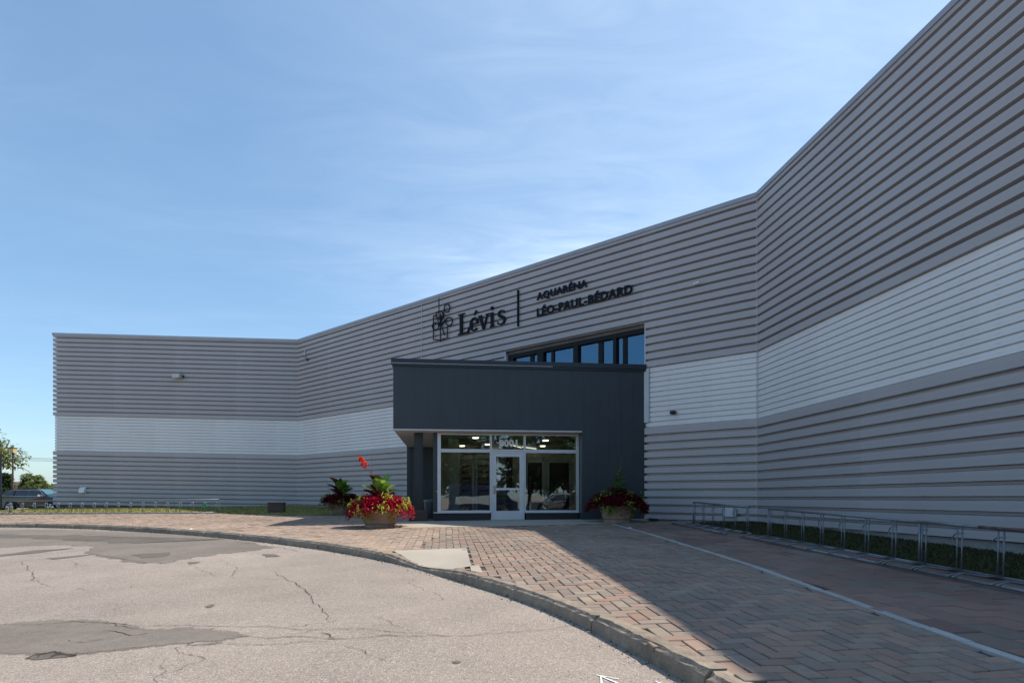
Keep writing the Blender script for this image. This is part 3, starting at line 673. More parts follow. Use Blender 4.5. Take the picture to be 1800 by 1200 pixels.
kerb_line = [Vector((-44, 26.5)), Vector((-36, 22.6)), Vector((-30, 21.2)), Vector((-24, 20.5))] + [Vector(unproj(x, y, 0 if not 670 < x < 790 else -.06)) for x, y in kpx]
d_ = (kerb_line[-1] - kerb_line[-4]).normalized(); e_ = kerb_line[-1]
kerb_line += [e_ + d_ * .8, e_ + d_ * 1.8, e_ + d_ * 3.2 + Vector((.3, 0)), e_ + d_ * 6 + Vector((1.2, 0)), e_ + d_ * 10 + Vector((3.5, .6))]
def catmull(P, step=.2):
    out = []
    for i in range(len(P) - 1):
        p0, p1, p2, p3 = P[max(i - 1, 0)], P[i], P[i + 1], P[min(i + 2, len(P) - 1)]; n = max(1, int((p2 - p1).length / step))
        for k in range(n):
            t = k / n; out.append(.5 * ((2 * p1) + (p2 - p0) * t + (2 * p0 - 5 * p1 + 4 * p2 - p3) * t * t + (3 * p1 - p0 - 3 * p2 + p3) * t ** 3))
    out.append(P[-1]); return out
for _ in range(2):   # light smoothing
    q = kerb_line[:]
    for i in range(1, len(q) - 1): kerb_line[i] = q[i] * .5 + (q[i - 1] + q[i + 1]) * .25
kc = catmull(kerb_line)
KWID = .15
def kn(i): d = (kc[min(i + 1, len(kc) - 1)] - kc[max(i - 1, 0)]).normalized(); return Vector((-d.y, d.x))   # towards the pavement (left of travel)
inner = [kc[i] + kn(i) * KWID for i in range(len(kc))]
# kerb: blocks about 1.5 m long with chipped arrises
km = MB(); run = 0; blk_i = 0; rk = random.Random(3); start = 0
acc = 0; bounds = [0]
for i in range(1, len(kc)):
    acc += (kc[i] - kc[i - 1]).length
    if acc > 1.55: bounds.append(i); acc = 0
bounds.append(len(kc) - 1)
for bi in range(len(bounds) - 1):
    a, b = bounds[bi], bounds[bi + 1]; jz = rk.uniform(-.006, .008); jo = rk.uniform(-.007, .007); chip0, chip1 = rk.uniform(0, .02), rk.uniform(0, .02)
    pts = []
    sub = []
    for i in range(a, b):
        m0 = 3 if kc[i].y < 12 else 1
        for k in range(m0): sub.append((kc[i].lerp(kc[i + 1], k / m0), kn(i).lerp(kn(i + 1), k / m0).normalized()))
    sub.append((kc[b], kn(b)))
    L_ = len(sub); rings = []
    for k, (p, n_) in enumerate(sub):
        d = Vector((n_.y, -n_.x)); e = .0
        if k == 0: p = p + d * .012; e = chip0
        if k == L_ - 1: p = p - d * .002; e = chip1
        w1, w2, w3 = rk.uniform(-.004, .004), rk.uniform(-.005, .004), rk.uniform(.012, .028) + e
        if rk.random() < .06: w3 += rk.uniform(.01, .03)
        zt_ = G(p.x, p.y) + .008 + jz; zb_ = G0(p.x, p.y) - KH - .05
        prof = [(-.035 + jo, zb_), (-.014 + jo + w1, zt_ - .035 - e), (.0 + jo + w1 + w3 * .25, zt_ - w3), (w3 + jo, zt_ + w2), (KWID * .6, zt_ + rk.uniform(-.003, .003)), (KWID, zt_ - .004), (KWID, zb_)]
        rings.append([((p + n_ * o).x, (p + n_ * o).y, z) for o, z in prof])
    nr = len(rings[0])
    vs = [v for r in rings for v in r]; fs = []
    for k in range(len(rings) - 1):
        for j in range(nr - 1): q = k * nr + j; fs.append((q, q + nr, q + nr + 1, q + 1))
    fs.append(tuple(range(nr))); fs.append(tuple((len(rings) - 1) * nr + j for j in range(nr))[::-1])
    km.raw(vs, fs)
tag(km.build('kerb', M['kerb']), 'weathered concrete kerb curving round the drive', kind='structure')
# polygons
gl_front = [unproj(-260, 903), unproj(-60, 903), unproj(120, 902.5), unproj(386, 902), unproj(480, 904), unproj(560, 906), unproj(600, 906)]
pBq = P1.lerp(P2, tB(640)); grassL = gl_front + [(pBq.x, pBq.y), (P1.x, P1.y), (P0.x, P0.y), (P0.x - 14, P0.y)]
RK = lambda y: 5.75 - .0873 * (y - 7.08)                   # line of the rack uprights
grassR = [(RK(-10) + .04, -10), (RK(16.3) + .04, 16.3), (P2.x - .6, P2.y - .05), (P2.x, P2.y), (P4.x, P4.y), (P5.x, P5.y)]
bRight = P1.lerp(P2, tB(1130))
pave = [(p.x, p.y) for p in inner] + [(P5.x + .1, P5.y), (P4.x + .1, P4.y), (P2.x + .1, P2.y + .1), (bRight.x + .2, bRight.y + .3), (1.0, 25.8), (-6.0, 31), (P1.x, P1.y + .1), (P0.x - 14, P0.y + .1)]
tag(sheet(pave, -.016, 'paving_bed', M['sand'], fine=True), 'sand bed showing in the joints of the paving', kind='structure')
def inside(p, poly):
    x, y = p; c = False; n = len(poly); j = n - 1
    for i in range(n):
        xi, yi = poly[i][0], poly[i][1]; xj, yj = poly[j][0], poly[j][1]
        if (yi > y) != (yj > y) and x < (xj - xi) * (y - yi) / (yj - yi) + xi: c = not c
        j = i
    return c
def dist_line(p, L):
    best = 9e9
    for i in range(len(L) - 1):
        a, b = L[i], L[i + 1]; ab = b - a; t = max(0, min(1, (p - a).dot(ab) / ab.length_squared)); best = min(best, (a + ab * t - p).length)
    return best
rib = [Vector(unproj(x, y)) for x, y in ((1078, 921.5), (1130, 935), (1200, 956), (1300, 987), (1450, 1040), (1560, 1079), (1700, 1129), (1800, 1162))]
rib += [rib[-1] + (rib[-1] - rib[-3]).normalized() * k for k in (1.5, 4, 8)]
slab = [unproj(705, 927.5), unproj(780, 926.5), unproj(880, 925), unproj(1000, 921.5), unproj(1078, 920), unproj(1140, 917.5), tuple(BR + nB * .05), tuple(FL + U * (W) + V * .1), tuple(FL + U * uL + V * .6), tuple(FL + U * uL + V * 6.4), tuple(FL + U * 0 + V * 6.4), tuple(FL + V * .4), unproj(690, 918)]
ramp = [unproj(690, 967.5), unproj(820, 963), unproj(829, 993), unproj(788, 997.5), unproj(735, 985)]
def offl(p, L):
    for i in range(len(L) - 1):
        if (L[i].y >= p.y >= L[i + 1].y) or (L[i].y <= p.y <= L[i + 1].y):
            t = (p.y - L[i].y) / (L[i + 1].y - L[i].y + 1e-9); return p.x - (L[i].x + (L[i + 1].x - L[i].x) * t)
    return -9
tag(sheet(slab, .006, 'entrance_slab', M['concrete']), 'concrete slab in front of the entrance', kind='structure')
tag(sheet(ramp, .004, 'ramp_slab', M['concrete'], fine=True), 'pale concrete ramp slab at the dropped kerb', kind='structure')
# light filler triangle beside the ramp
fl_ = [unproj(826, 991), unproj(842, 992), unproj(849, 1006), unproj(828, 1003)]
tag(sheet(fl_, .003, 'mortar_patch', M['concrete'], fine=True), kind='structure')
# paving bricks: one mesh per laying pattern
cosC, sinC = U.x, U.y
def to_w(a, b): return Vector((U.x * a + V.x * b, U.y * a + V.y * b))
pal_h = [((.285, .235, .205), 4), ((.26, .22, .195), 3.5), ((.315, .225, .187), 3), ((.33, .24, .198), 2), ((.31, .265, .225), 2), ((.24, .20, .18), 1)]
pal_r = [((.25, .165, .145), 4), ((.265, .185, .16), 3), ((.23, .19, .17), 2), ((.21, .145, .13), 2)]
pal_l = [((.385, .29, .235), 4), ((.36, .295, .25), 4), ((.41, .32, .265), 3), ((.34, .285, .25), 2.5), ((.37, .265, .21), 1.5)]
def pick(pal, r):
    t = r.random() * sum(w_ for _, w_ in pal)
    for c, w_ in pal:
        t -= w_
        if t <= 0: break
    k = r.uniform(.90, 1.10)
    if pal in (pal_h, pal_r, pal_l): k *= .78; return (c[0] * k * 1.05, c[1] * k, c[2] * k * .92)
    return tuple(x * k for x in c)
rb = random.Random(11)
pv_poly = [((kc[i] + kn(i) * (KWID - .06)).x, (kc[i] + kn(i) * (KWID - .06)).y) for i in range(len(kc))] + pave[len(inner):]
def ok(c, zone):
    if not inside(c, pv_poly) or inside(c, grassL) or inside(c, grassR) or inside(c, slab) or inside(c, ramp) or inside(c, fl_): return False
    q = Vector(c)
    if (q - FL).dot(V) > -.05 and 0 < (q - FL).dot(U) < W + .3: return False
    if (q - P1).dot(nB) < .03 and c[1] > P2.y - .5: return False
    zn = zone_of(q)
    if zn != zone: return False
    return True
zb_line = [Vector(unproj(870, 925)), Vector(unproj(760, 945)), Vector(unproj(735, 962)), Vector((-1.9, 8.0)), Vector((-2.6, 5))]
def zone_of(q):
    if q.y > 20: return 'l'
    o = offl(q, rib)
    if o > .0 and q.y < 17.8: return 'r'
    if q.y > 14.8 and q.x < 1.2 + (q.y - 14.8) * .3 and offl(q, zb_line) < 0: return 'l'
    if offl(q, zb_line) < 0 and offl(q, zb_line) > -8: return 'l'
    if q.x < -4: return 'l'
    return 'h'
def brick(mb, ca, cb, la, lb, col, detail):
    gap = .0045 + rb.uniform(0, .002); ha, hb = la / 2 - gap, lb / 2 - gap; rot = rb.gauss(0, .008); c0 = to_w(ca, cb)
    z = G(c0.x, c0.y) + rb.gauss(0, .0022) + .0055 * math.sin(c0.x * 1.7 + 1) * math.sin(c0.y * 1.1 + .4); tx, ty = rb.gauss(0, .010), rb.gauss(0, .010)
    def pt(a, b, dz):
        a2 = a * math.cos(rot) - b * math.sin(rot); b2 = a * math.sin(rot) + b * math.cos(rot); p = to_w(ca + a2, cb + b2)
        return (p.x, p.y, z + (G(p.x, p.y) - G(c0.x, c0.y)) + a * tx + b * ty + dz)
    ch = .005
    if detail:
        o = [pt(-ha, -hb, -.006), pt(ha, -hb, -.006), pt(ha, hb, -.006), pt(-ha, hb, -.006)]; i = [pt(-ha + ch, -hb + ch, 0), pt(ha - ch, -hb + ch, 0), pt(ha - ch, hb - ch, 0), pt(-ha + ch, hb - ch, 0)]
        d = [(x, y, zz - .03) for x, y, zz in o]
        mb.raw(d + o + i, [(8, 9, 10, 11)] + [(4 + k, 4 + (k + 1) % 4, 8 + (k + 1) % 4, 8 + k) for k in range(4)] + [(k, (k + 1) % 4, 4 + (k + 1) % 4, 4 + k) for k in range(4)], col)
    else:
        o = [pt(-ha, -hb, 0), pt(ha, -hb, 0), pt(ha, hb, 0), pt(-ha, hb, 0)]; d = [(x, y, zz - .03) for x, y, zz in o]
        mb.raw(d + o, [(4, 5, 6, 7)] + [(k, (k + 1) % 4, 4 + (k + 1) % 4, 4 + k) for k in range(4)], col)
hb_ = MB(); s = .136
for i in range(-36, 64):
    for j in range(13, 142):
        v_ = (i - j) % 4
        if v_ == 0: ca, cb, la, lb = (i + 1) * s, (j + .5) * s, 2 * s, s
        elif v_ == 2: ca, cb, la, lb = (i + .5) * s, j * s, s, 2 * s
        else: continue
        p = to_w(ca, cb)
        if p.y < 2.6 or p.y > 19 or abs(p.x) > 1.0 * p.y + 1: continue
        if ok((p.x, p.y), 'h'): brick(hb_, ca, cb, la, lb, pick(pal_h, rb), p.y < 12)
tag(hb_.build('herringbone_paving', M['brick']), 'grey and red brick paving laid in herringbone', kind='structure')
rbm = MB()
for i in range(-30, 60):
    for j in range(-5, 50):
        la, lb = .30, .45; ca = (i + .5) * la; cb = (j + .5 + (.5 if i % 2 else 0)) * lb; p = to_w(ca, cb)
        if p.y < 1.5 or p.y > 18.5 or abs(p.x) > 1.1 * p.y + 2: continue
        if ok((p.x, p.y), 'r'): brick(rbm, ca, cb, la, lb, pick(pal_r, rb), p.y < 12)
tag(rbm.build('slab_paving', M['brick']), 'larger reddish paving slabs beside the bike racks', kind='structure')
lbm = MB()
for i in range(-190, 40):
    for j in range(20, 165):
        la, lb = .155, .21; ca = (i + .5) * la; cb = (j + .5 + (.5 if i % 2 else 0)) * lb; p = to_w(ca, cb)
        if p.y < 7 or p.y > 33 or p.x < -.93 * p.y - 1.5: continue
        if ok((p.x, p.y), 'l'): brick(lbm, ca, cb, la, lb, pick(pal_l, rb), p.y < 12)
tag(lbm.build('left_paving', M['brick']), 'warm red brick paving along the drive', kind='structure')
# pale ribbon line
rm = MB(); rr = random.Random(5); rc_ = catmull(rib, .4)
for i in range(len(rc_) - 1):
    a, b = rc_[i], rc_[i + 1]; d = (b - a).normalized(); n_ = Vector((-d.y, d.x)) * .044; a = a + d * .004; j = rr.uniform(-.006, .006); n2 = Vector((-d.y, d.x)) * j
    q = [a - n_ + n2, b - n_ + n2, b + n_ + n2, a + n_ + n2]; h = .009
    rm.hexa([(p.x, p.y, G(p.x, p.y) - .02) for p in q], [(p.x, p.y, G(p.x, p.y) + h + j * .2) for p in q])
tag(rm.build('pale_ribbon', M['ribbon']), 'pale concrete ribbon across the paving', kind='structure')
tag(sheet(grassL, .012, 'lawn', M['turf']), kind='structure')
tag(sheet(grassR, .012, 'lawn', M['shade_painted_turf']), kind='structure')
def scatter(poly, n, h, pal, name, label, seed, lim):
    r = random.Random(seed); xs2 = [p[0] for p in poly]; ys2 = [p[1] for p in poly]; mb = MB(); k = 0; tries = 0
    while k < n and tries < n * 12:
        tries += 1; x, y = r.uniform(min(xs2), max(xs2)), r.uniform(max(min(ys2), lim), max(ys2))
        if not inside((x, y), poly): continue
        k += 1; a = r.uniform(0, 6.28); hh = h * r.uniform(.4, 1.2); w_ = .012 * r.uniform(.7, 1.5) * (1 + y / 25); z = G(x, y) + .01; lx, ly = r.gauss(0, hh * .5), r.gauss(0, hh * .5)
        mb.face([(x - w_ * math.cos(a), y - w_ * math.sin(a), z), (x + w_ * math.cos(a), y + w_ * math.sin(a), z), (x + lx, y + ly, z + hh)], col=pick(pal, r))
    return tag(mb.build(name, M['blade']), label, 'grass', kind='stuff')
scatter(grassL, 22000, .06, [((.28, .28, .08), 3), ((.40, .35, .14), 3), ((.17, .21, .05), 2)], 'grass', 'dry yellow-green grass below the far wall', 4, 20)
scatter(grassR, 34000, .06, [((.045, .06, .016), 4), ((.08, .08, .03), 2), ((.10, .085, .04), 1.4)], 'grass', 'shaded green grass between the bike racks and the right wall', 5, 4)  # blades darkened too, shade painted into their colours
# asphalt patches, cracks
def rough_poly(pts, amp, seed, n=16):
    r = random.Random(seed); out = []
    P_ = [Vector(unproj(x, y, -KH)) for x, y in pts]
    for i in range(len(P_)):
        a, b = P_[i], P_[(i + 1) % len(P_)]; L_ = (b - a).length
        w1, w2 = r.uniform(0, 6), r.uniform(0, 6)
        for k in range(n): p = a.lerp(b, k / n); q = min(1, L_ * 1.5) * math.sin(math.pi * k / n) ; out.append((p.x + q * amp * 1.6 * math.sin(w1 + k * .9) + r.gauss(0, amp * .35 * min(1, L_)), p.y + q * amp * 1.6 * math.sin(w2 + k * .7) + r.gauss(0, amp * .35 * min(1, L_))))
    return out
def soft_sheet(poly, off, name, m, label=None, wd=.09):
    pts = [Vector(p) for p in poly]; n = len(pts); ar = sum(pts[i].cross(pts[(i + 1) % n]) for i in range(n)); sg = 1 if ar > 0 else -1
    inn, out = [], []
    for i in range(n):
        d = pts[(i + 3) % n] - pts[i - 3]; d = d.normalized() if d.length > 1e-6 else Vector((1, 0)); nn_ = Vector((-d.y, d.x)) * sg
        inn.append(pts[i] + nn_ * wd * .5); out.append(pts[i] - nn_ * wd)
    bm = bmesh.new(); cl = bm.verts.layers.float_color.new('Col')
    vi = [bm.verts.new((p.x, p.y, 0)) for p in inn]; vo = [bm.verts.new((p.x, p.y, 0)) for p in out]
    f0 = bm.faces.new(vi); bmesh.ops.triangulate(bm, faces=[f0])
    for i in range(n):
        j = (i + 1) % n; bm.faces.new((vi[i], vo[i], vo[j], vi[j]))
    for v in vi: v[cl] = (1, 1, 1, 1)
    for v in vo: v[cl] = (0, 0, 0, 1)
    for v in bm.verts: v.co.z = G0(v.co.x, v.co.y) - KH + off
    me = bpy.data.meshes.new(name); bm.to_mesh(me); bm.free(); me.materials.append(m)
    o = bpy.data.objects.new(name, me); scene.collection.objects.link(o); return tag(o, label, kind='structure')
def soften(m, keep=1.0):
    t = m.node_tree; b = t.nodes['Principled BSDF']; out = [n for n in t.nodes if n.type == 'OUTPUT_MATERIAL'][0]
    vc = N(t, 'ShaderNodeVertexColor', layer_name='Col'); co = N(t, 'ShaderNodeTexCoord'); nz = N(t, 'ShaderNodeTexNoise'); nz.inputs['Scale'].default_value = 9; nz.inputs['Detail'].default_value = 8; nz.inputs['Roughness'].default_value = .7; t.links.new(co.outputs['Object'], nz.inputs['Vector'])
    sp = N(t, 'ShaderNodeSeparateColor'); t.links.new(vc.outputs[0], sp.inputs[0])
    a = mathn(t, 'ADD', sp.outputs[0], mathn(t, 'MULTIPLY', mathn(t, 'SUBTRACT', nz.outputs[0], .5), 1.6))
    mr = N(t, 'ShaderNodeMapRange'); mr.inputs[1].default_value = .35; mr.inputs[2].default_value = .75; mr.inputs[4].default_value = keep; t.links.new(a, mr.inputs[0])
    tr = N(t, 'ShaderNodeBsdfTransparent'); mx = N(t, 'ShaderNodeMixShader'); t.links.new(mr.outputs[0], mx.inputs[0]); t.links.new(tr.outputs[0], mx.inputs[1]); t.links.new(b.outputs[0], mx.inputs[2]); t.links.new(mx.outputs[0], out.inputs[0])
soften(M['patch'], .92); soften(M['patch_dark'], .8)
def road_sheet(poly, off, name, m, label=None, wd=.09): return soft_sheet(poly, off, name, m, label, wd)
def road_sheet_old(poly, off, name, m, label=None): return tag(sheet(poly, off - KH, name, m, dip=False), label, kind='structure')
road_sheet(rough_poly([(-150, 1098), (0, 1098), (40, 1094), (95, 1089), (180, 1092), (260, 1107), (330, 1103), (400, 1110), (432, 1118), (380, 1126), (300, 1131), (240, 1138), (170, 1146), (120, 1150), (60, 1148), (-150, 1146)], .025, 1), .004, 'asphalt_patch', M['patch'], 'grey asphalt repair in the foreground')
road_sheet(rough_poly([(-100, 934), (0, 931), (90, 929.5), (200, 934), (300, 937), (390, 943), (480, 962), (420, 970), (340, 979), (290, 990), (230, 988), (180, 978), (150, 972), (170, 960), (100, 957), (0, 962), (-100, 964)], .05, 2), .004, 'asphalt_patch', M['patch'], 'large grey asphalt repair near the kerb')
road_sheet(rough_poly([(-80, 946), (40, 945), (150, 951), (240, 955), (330, 950), (392, 948), (300, 945), (180, 942), (60, 940), (-80, 938)], .05, 7), .008, 'asphalt_patch', M['patch_dark'])
for sd, poly in enumerate(([(0, 975), (60, 967), (130, 963), (70, 971), (0, 978)], [(80, 981), (165, 974), (130, 979), (95, 983)], [(230, 975), (300, 970), (290, 978), (250, 981)], [(462, 974), (485, 974), (492, 978), (468, 979)], [(360, 1066), (372, 1062), (378, 1064), (368, 1068)], [(795, 1163), (808, 1162), (810, 1165), (799, 1166)], [(330, 988), (352, 987), (345, 990), (335, 991)])):
    road_sheet(rough_poly(poly, .02, 20 + sd, 6), .009, 'asphalt_stain', M['patch_dark'], wd=.03)
road_sheet(rough_poly([(48, 1157), (62, 1151), (95, 1146), (118, 1150), (133, 1152), (116, 1155), (92, 1156.5), (66, 1160)], .020, 33, 12), .0065, 'pothole', M['patch_dark'], 'shallow pothole with crumbling edges', wd=.03)
cm = MB()
def crack(pts, w_, seed, br=.15):
    r = random.Random(seed); P_ = [Vector(unproj(x, y, -KH)) for x, y in pts]
    line = [P_[0]]
    for i in range(len(P_) - 1):
        a, b = P_[i], P_[i + 1]; n = max(2, int((b - a).length / .07)); d = (b - a).normalized(); nn_ = Vector((-d.y, d.x)); off = 0
        for k in range(1, n + 1): off = off * .8 + r.gauss(0, .016); line.append(a.lerp(b, k / n) + nn_ * (off if k < n else off * .3))
    for i in range(len(line) - 1):
        a, b = line[i], line[i + 1]; d = (b - a)
        if d.length < 1e-5: continue
        d.normalize(); f = math.sin(math.pi * (i + .5) / len(line)) ** .4; ww = .55 * w_ * f * r.uniform(.3, 1.3); nn_ = Vector((-d.y, d.x)) * ww / 2
        q = [a - nn_, b - nn_, b + nn_, a + nn_]; cm.face([(p.x, p.y, G0(p.x, p.y) - KH + .007 + i % 3 * .0003) for p in q])
        if r.random() < br * .3:
            dd = (d + Vector((r.gauss(0, .8), r.gauss(0, .8)))).normalized() * r.uniform(.05, .25); nn_ *= .5; q = [b - nn_, b + dd, b + nn_]
            cm.face([(p.x, p.y, G0(p.x, p.y) - KH + .0085) for p in q])
crack([(48, 1158), (62, 1151), (80, 1149), (98, 1145)], .07, 31, .8)
crack([(95, 1145), (102, 1150), (118, 1151), (136, 1151)], .085, 32, .8)
crack([(104, 1150), (96, 1153), (90, 1156)], .05, 35, .8)
crack([(475, 1003), (495, 1012), (520, 1027), (540, 1042), (546, 1052), (562, 1067), (576, 1080), (578, 1092)], .017, 1)
crack([(0, 1099), (60, 1099), (130, 1092), (190, 1094), (262, 1108)], .014, 2)
crack([(130, 1091), (240, 1101), (330, 1098), (470, 1101), (600, 1105), (740, 1112), (800, 1117), (920, 1109), (960, 1107)], .016, 3)
crack([(430, 1117), (470, 1122), (520, 1119), (600, 1123), (700, 1118), (800, 1117)], .020, 4)
crack([(562, 1111), (575, 1113), (582, 1119), (590, 1122)], .022, 5)
crack([(310, 1133), (400, 1131), (500, 1132), (580, 1126)], .012, 6)
crack([(560, 1105), (520, 1112), (510, 1118), (470, 1122)], .014, 8)
crack([(600, 1130), (640, 1150), (690, 1162)], .010, 9)
crack([(40, 985), (50, 1000), (60, 1020), (100, 1032)], .014, 10)
crack([(0, 990), (40, 985), (120, 980), (170, 975)], .014, 11)
crack([(386, 982), (400, 990), (412, 1002), (400, 1014), (430, 1018)], .012, 12)
crack([(330, 990), (360, 1005), (385, 1016)], .010, 13)
crack([(120, 985), (135, 990), (130, 996)], .010, 14)
crack([(960, 1107), (990, 1102), (1030, 1096), (1060, 1098)], .012, 15)
crack([(60, 1148), (150, 1148), (240, 1139), (310, 1133)], .012, 16)
crack([(120, 1125), (150, 1129), (180, 1124)], .012, 17)
crack([(180, 1108), (230, 1117), (260, 1113)], .018, 18)
crack([(290, 1160), (292, 1175), (296, 1190)], .010, 19)
crack([(410, 952), (450, 956), (500, 964), (538, 972)], .02, 20)
crack([(480, 952), (520, 958), (560, 966)], .015, 21)
crack([(640, 1080), (690, 1098), (720, 1110)], .006, 22)
crack([(1060, 1098), (1090, 1085), (1120, 1070)], .008, 23)
tag(cm.build('road_cracks', M['crack']), 'dark cracks running across the asphalt', kind='structure')
gd = MB(); r = random.Random(77)
for k in range(2600):
    i = r.randrange(20, len(kc) - 1); p = kc[i].lerp(kc[i + 1], r.random()) - kn(i) * (.02 + abs(r.gauss(0, .07))); s_ = r.uniform(.003, .010) * (1 + p.y / 14); z = G0(p.x, p.y) - KH + .002; a = r.uniform(0, 6.28)
    pts = [(p.x + s_ * math.cos(a + t_) * r.uniform(.6, 1.2), p.y + s_ * math.sin(a + t_), z) for t_ in (0, 2.1, 4.2)]; gd.raw(pts + [(p.x, p.y, z + s_ * .8)], [(0, 1, 3), (1, 2, 3), (2, 0, 3)], r.choice([(.10, .08, .06), (.2, .16, .11), (.06, .05, .04), (.3, .27, .22)]))
tag(gd.build('gutter_grit', M['brick']), 'grit and leaf crumbs gathered along the foot of the kerb', 'grit', kind='stuff')
# chalky white arrow-like paint marks
wm = MB()
def pstroke(a, b, w_):
    a, b = Vector(unproj(*a, -KH)), Vector(unproj(*b, -KH)); d = (b - a).normalized(); n_ = Vector((-d.y, d.x)) * w_
    wm.face([(p.x, p.y, G0(p.x, p.y) - KH + .006 + len(wm.f) * .0004) for p in (a - n_ * .4, b - n_, b + n_, a + n_ * .4)])
for a, b, w_ in (((1049, 1186), (1086, 1201), .010), ((1049, 1187), (1066, 1190), .010), ((1062, 1189), (1088, 1194), .006), ((1056, 1188), (1058, 1204), .009), ((1152, 1198), (1164, 1203), .010)): pstroke(a, b, w_)
tag(wm.build('paint_mark', M['white_paint']), 'white sprayed arrow mark on the asphalt', kind='structure')

# ------------------------------------------------------------------ plants
def leaf_quad(mb, c, d, up, L_, w_, col, bend=.25):
    d = d.normalized(); s_ = d.cross(up); s_ = s_.normalized() if s_.length > 1e-4 else d.orthogonal().normalized(); n_ = s_.cross(d)
    p0 = c; p1 = c + d * L_ * .45 + n_ * L_ * .06; p2 = c + d * L_ - Vector((0, 0, 1)) * L_ * bend
    mb.face([p0, p1 + s_ * w_ / 2, p2, p1 - s_ * w_ / 2], col=col)
def rdir(r, up=0.0):
    while True:
        v = Vector((r.uniform(-1, 1), r.uniform(-1, 1), r.uniform(-1, 1)))
        if .05 < v.length < 1: v.normalize(); v.z += up; return v.normalized()
def pot_with_plants(px, py, label, group, seed, dark, kind, flower, size=1.0):
    x, y = unproj(px, py); x0 = x; y = y + .42; x = (px - CX) / F * y; z = G(x, y); r = random.Random(seed)
    pot = empty('flower_pot', (x, y, z), r.uniform(0, 1), label[0], 'planter', 'concrete flower pots at the entrance')
    m_ = MB(); m_.lathe([(.40, -.03), (.40, .06), (.44, .08), (.485, .36), (.50, .43), (.46, .44), (.44, .38)], 12, (0, 0, .02)); m_.build('pot', M['pot'], pot)
    m_ = MB(); m_.lathe([(.42, .38), (.40, .42)], 16, (0, 0, .0)); m_.build('soil', M['soil'], pot)
    reds = [((.42, .005, .032), 4), ((.28, .004, .020), 3), ((.55, .016, .07), 2), ((.09, .004, .01), 1.5)] if not dark else [((.14, .004, .012), 4), ((.09, .003, .01), 3), ((.20, .006, .02), 1.5), ((.05, .008, .01), 1.5)]  # shaded pots get darker leaves: shade painted into reds and limes
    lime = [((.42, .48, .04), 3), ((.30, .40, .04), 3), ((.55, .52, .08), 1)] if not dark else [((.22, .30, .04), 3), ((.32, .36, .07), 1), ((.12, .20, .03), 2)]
    cm_ = MB(); lm = MB()
    clumps = [(r.uniform(0, 6.28), r.uniform(.35, 1.0)) for _ in range(26)]
    for k in range(5200):                      # dome of coleus leaves, clump by clump
        ca, cr = clumps[k % 26]; a = ca + r.gauss(0, .22); q = min(1.06, abs(cr + r.gauss(0, .14))); rad = .80 * q
        zz = .50 + .34 * math.sqrt(max(0, 1 - min(1, q) ** 2)) + r.gauss(0, .03) - (.24 * r.random() if q > .75 else .12 * r.random())
        rad *= 1 + .05 * math.sin(ca * 7); c = Vector((rad * math.cos(a), rad * math.sin(a), zz + .03 * math.sin(ca * 5)))
        d = (Vector((math.cos(a) * .8, math.sin(a) * .8, .45)) + rdir(r) * .8).normalized()
        base = pick(reds, r); L_ = r.uniform(.05, .10)
        leaf_quad(cm_, c, d, Vector((0, 0, 1)), L_, L_ * .62, base)
    for k in range(1500): a = r.uniform(0, 6.28); q = r.uniform(.42, .70); leaf_quad(cm_, Vector((q * math.cos(a), q * math.sin(a), .66 - .45 * (q - .42) + r.gauss(0, .035))), (Vector((math.cos(a), math.sin(a), .2)) + rdir(r) * .9), Vector((0, 0, 1)), r.uniform(.07, .12), .06, pick(reds, r))
    for k in range(300): a = r.uniform(0, 6.28); leaf_quad(cm_, Vector((.3 * math.cos(a) * r.random(), .3 * math.sin(a) * r.random(), .78 + r.random() * .22)), rdir(r, .5), Vector((0, 0, 1)), .08, .045, pick(reds, r))
    red = empty('red_foliage_plants', (x, y, z + .42), 0, label[1], 'plant'); o = cm_.build('foliage', M['leaf'], red); o.location.z = -.42
    st = MB()
    for k in range(16): a = r.uniform(0, 6.28); q = r.uniform(.1, .5); st.tube([(.2 * q * math.cos(a), .2 * q * math.sin(a), -.02), (q * math.cos(a), q * math.sin(a), .20)], .008, 4)
    st.build('stem', M['bark'], red)
    spots = [(3.6, .72, .62), (4.1, .78, .40), (3.9, .55, .78), (5.9, .74, .60), (5.6, .70, .45), (5.3, .50, .80), (.2, .72, .70), (4.35, .55, .35), (2.4, .6, .75), (5.0, .8, .5)]
    for (a0, q0, zz) in spots:
        for k in range(30 if dark else 48):
            a = a0 + r.gauss(0, .13); q = q0 * .98 + r.gauss(0, .06); c = Vector((q * math.cos(a), q * math.sin(a), zz + r.gauss(0, .065) + .02)); d = (Vector((math.cos(a), math.sin(a), .1)) + rdir(r) * .9).normalized()
            L_ = r.uniform(.07, .13); leaf_quad(lm, c, d, Vector((0, 0, 1)), L_, L_ * .38, pick(lime, r), .35)
    for a0 in (4.15, 5.55):                     # trailing down the pot
        for k in range(40): t_ = r.random(); a = a0 + r.gauss(0, .1); q = .60 - .08 * t_; leaf_quad(lm, Vector((q * math.cos(a), q * math.sin(a), .50 - .28 * t_)), (Vector((math.cos(a) * .4, math.sin(a) * .4, -.6)) + rdir(r) * .5), Vector((0, 0, 1)), .09, .035, pick(lime, r), .1)
    vi = empty('lime_vine', (x, y, z + .42), 0, label[2], 'plant'); o = lm.build('foliage', M['leaf'], vi); o.location.z = -.42
    v2 = MB()
    for a0 in (4.15, 5.55, 3.6): v2.tube([(0, 0, -.02), (.25 * math.cos(a0), .25 * math.sin(a0), .0), (.55 * math.cos(a0), .55 * math.sin(a0), .12), (.58 * math.cos(a0), .58 * math.sin(a0), -.12)], .006, 4)
    v2.build('stem', M['bark'], vi)
